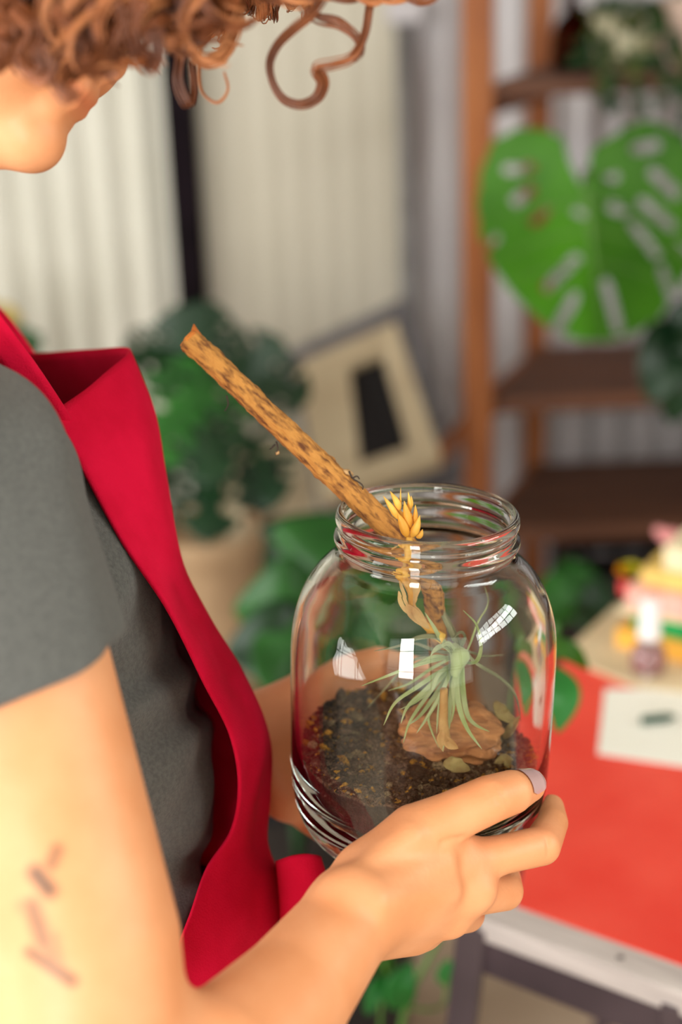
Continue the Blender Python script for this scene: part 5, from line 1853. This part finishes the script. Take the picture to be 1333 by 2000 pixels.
seam = tube('seam', catmull([P(557, 1684, .8535), P(566, 1755, .8535), P(568, 1838, .8535)], 20), 0.0007, 5, None, mat('red_seam', lin(232, 60, 92), 0.9, lin(220, 44, 80), 30))
seam.parent = apron
adopt(person, apron)

# ---- curly hair
M_hair = mat('auburn_hair', lin(150, 84, 46), 0.42, lin(92, 46, 24), 30.0, 4.0, stretch=(1, 1, 1), spec=0.5)
M_hair2 = mat('copper_hair', lin(208, 136, 86), 0.42, lin(164, 94, 52), 30.0, 4.0, spec=0.5)
locks, locks2 = [], []


def lock(path, rad, strands, sr, dest, n=70, taper=True):
    pts = catmull(path, n)
    T, N, B = frames(pts)
    for k in range(strands):
        a0 = rng.uniform(0, 6.28)
        rr = rad * math.sqrt(rng.random())
        ph = rng.uniform(0, 6.28)
        tt = np.linspace(0, 1, n)
        ang = a0 + tt * rng.uniform(-1.5, 1.5)
        r_ = rr * (0.75 + 0.35 * np.sin(tt * 9 + ph))
        if taper:
            r_ = r_ * (1 - 0.93 * tt ** 3)
        q = pts + (N * np.cos(ang)[:, None] + B * np.sin(ang)[:, None]) * r_[:, None]
        dest.append((q, sr * (1 - 0.9 * tt ** 3) if taper else sr * (1 - 0.6 * tt ** 4)))


def ringlet(root, end, cr, turns, phase, n=60):
    """helical curl hanging from root to end"""
    root, end = np.asarray(root), np.asarray(end)
    ax = end - root
    L = np.linalg.norm(ax)
    ax = ax / L
    u_ = np.cross(ax, [0.2, 1, 0.1])
    u_ /= np.linalg.norm(u_)
    v_ = np.cross(ax, u_)
    out = []
    for i in range(n):
        tq = i / (n - 1)
        a_ = phase + turns * 6.283 * tq
        r_ = cr * min(1, 0.25 + tq * 1.4) * (1 - 0.25 * tq)
        out.append(root + ax * L * tq + (u_ * math.cos(a_) + v_ * math.sin(a_)) * r_)
    return out


# hair lying close to the skull
hc_ = SDF()
hc_.ell(H(-0.092, 0.146), hax, np.array([0.101, 0.090, 0.079]) * HS, 0.004)
hc_.plane(H(-0.030, 0.135), hf * 1.0 - hu * 0.55, 0.01)
hc_.plane(H(-0.070, 0.085), hf * 0.25 - hu * 1.0, 0.01)
hcap = hc_.mesh('hair_roots', 0.004, None, M_hair, disp=lambda p: (0.0025 * np.sin(p[:, 0] * 260 + 3 * np.sin(p[:, 2] * 120)) + 0.002 * np.sin(p[:, 1] * 310 + p[:, 2] * 200)).astype(np.float32))
adopt(person, hcap)
# scalp cap curls: cover the skull
for i in range(270):
    th = rng.uniform(-0.6, 3.4) if i < 210 else rng.uniform(0.7, 2.6)                # front to back over the crown
    sdv = rng.uniform(-1, 1)
    f_ = -0.088 + 0.105 * math.cos(th) * math.sqrt(max(0.05, 1 - sdv * sdv * 0.8))
    u_ = 0.140 + 0.095 * math.sin(max(th, 0.15)) * math.sqrt(max(0.05, 1 - sdv * sdv * 0.8))
    root = H(f_ * 0.98, u_, sdv * 0.074)
    outw = root - H(-0.088, 0.140, 0)
    outw /= np.linalg.norm(outw)
    e = root + outw * rng.uniform(0.03, 0.05) + np.array([rng.uniform(-.02, .03), rng.uniform(-.03, .02), rng.uniform(-0.10, -0.05)])
    if project(e)[0] > 455 and project(e)[1] > -30:
        e = e + _U * ((project(e)[1] + 50) * 0.72 / FPX)
    if project(e)[1] > 60 and project(e)[0] > -20:
        e = e + _U * ((project(e)[1] - 40) * 0.72 / FPX)
    lock(ringlet(root, e, rng.uniform(0.008, 0.014), rng.uniform(1.5, 3.0), rng.uniform(0, 6.28)), 0.005, 18, 0.00045, locks if rng.random() < 0.6 else locks2, 44)


def bottom(x):
    return float(np.interp(x, [-80, 0, 40, 90, 130, 150, 185, 220, 260, 300, 330, 400, 450, 480, 560, 800], [170, 110, 125, 155, 182, 180, 172, 150, 140, 135, 125, 112, 90, 40, 0, -10]))


for i in range(95):
    x = rng.uniform(-60, 480)
    yb = bottom(x) - abs(rng.gauss(0, 34))
    d_ = rng.uniform(0.60, 0.70)
    e = P(x, yb, d_)
    fx = np.interp(x, [-60, 480], [-0.03, 0.02])
    root = P(x * 0.75 + 60, -190 + rng.uniform(-60, 30), 0.72 + (d_ - 0.72) * 0.5)
    lock(ringlet(root, e, rng.uniform(0.009, 0.016), rng.uniform(1.6, 2.8), rng.uniform(0, 6.28), 70), 0.0055, 26, 0.00042, locks if rng.random() < 0.45 else locks2, 64)
# big loops seen against the wall
D0 = 0.695
lock([P(x, y, D0 + dz) for x, y, dz in ((735, -60, 0), (722, 10, 0), (712, 70, 0), (690, 112, -.004), (650, 126, -.008), (620, 134, -.006), (632, 160, 0), (620, 190, .005), (590, 204, .006), (556, 195, .006), (534, 165, .004), (526, 125, 0), (540, 90, -.004), (575, 55, -.005), (608, 28, -.005), (640, -20, -.003))], 0.0030, 26, 0.00045, locks, 110, False)
lock([P(x, y, D0 + dz) for x, y, dz in ((560, -50, 0), (585, 5, 0), (620, 32, 0), (660, 45, 0), (695, 75, 0), (704, 100, 0), (690, 118, 0))], 0.0032, 20, 0.00045, locks, 60, False)
lock([P(x, y, D0 + dz) for x, y, dz in ((350, -40, 0), (345, 20, 0), (362, 80, 0), (395, 120, 0), (430, 112, 0), (455, 70, .004), (468, 20, .004), (470, -50, .004))], 0.0042, 26, 0.0005, locks2, 80, False)
lock([P(x, y, D0 + dz) for x, y, dz in ((358, -20, -.01), (356, 50, -.01), (352, 110, -.01), (348, 160, -.008), (368, 205, -.005), (378, 190, 0), (372, 120, 0))], 0.0028, 18, 0.0005, locks, 60, False)
lock([P(x, y, D0 + dz) for x, y, dz in ((400, 60, 0), (388, 120, 0), (395, 180, 0), (425, 200, 0), (445, 175, 0), (438, 140, 0))], 0.0008, 5, 0.0004, locks2, 60, False)
for k_ in range(9):
    x0 = 500 + k_ * 34
    lock([P(x0 - 60, -70, 0.70), P(x0, -18 + 5 * math.sin(k_ * 2.1), 0.69), P(x0 + 60, -4 + 8 * math.sin(k_ * 1.7), 0.69), P(x0 + 95, -40, 0.70)], 0.0035, 14, 0.0005, locks2 if k_ % 2 else locks, 40, False)
for (pp_) in ([(100, 20), (150, 60), (165, 110), (128, 150), (122, 175), (140, 190), (146, 178)], [(20, 20), (60, 60), (40, 110), (75, 150), (95, 130), (80, 90)], [(190, 10), (170, 50), (195, 90), (185, 120), (150, 130)],
              [(280, 0), (262, 50), (275, 100), (300, 128), (312, 100), (300, 60)], [(225, 0), (245, 40), (225, 90), (205, 120), (180, 150)], [(-20, 30), (10, 70), (0, 120), (-30, 130)]):
    lock([P(x, y, 0.610 + 0.006 * math.sin(i_)) for i_, (x, y) in enumerate(pp_)], 0.0046, 34, 0.00042, locks, 60, False)
hair = multi_tube('hair', locks, 4, None, M_hair)
hair2 = multi_tube('hair_highlight', locks2, 4, None, M_hair2)
hair['kind'] = 'stuff'
hair2['kind'] = 'stuff'
adopt(person, hair, hair2)
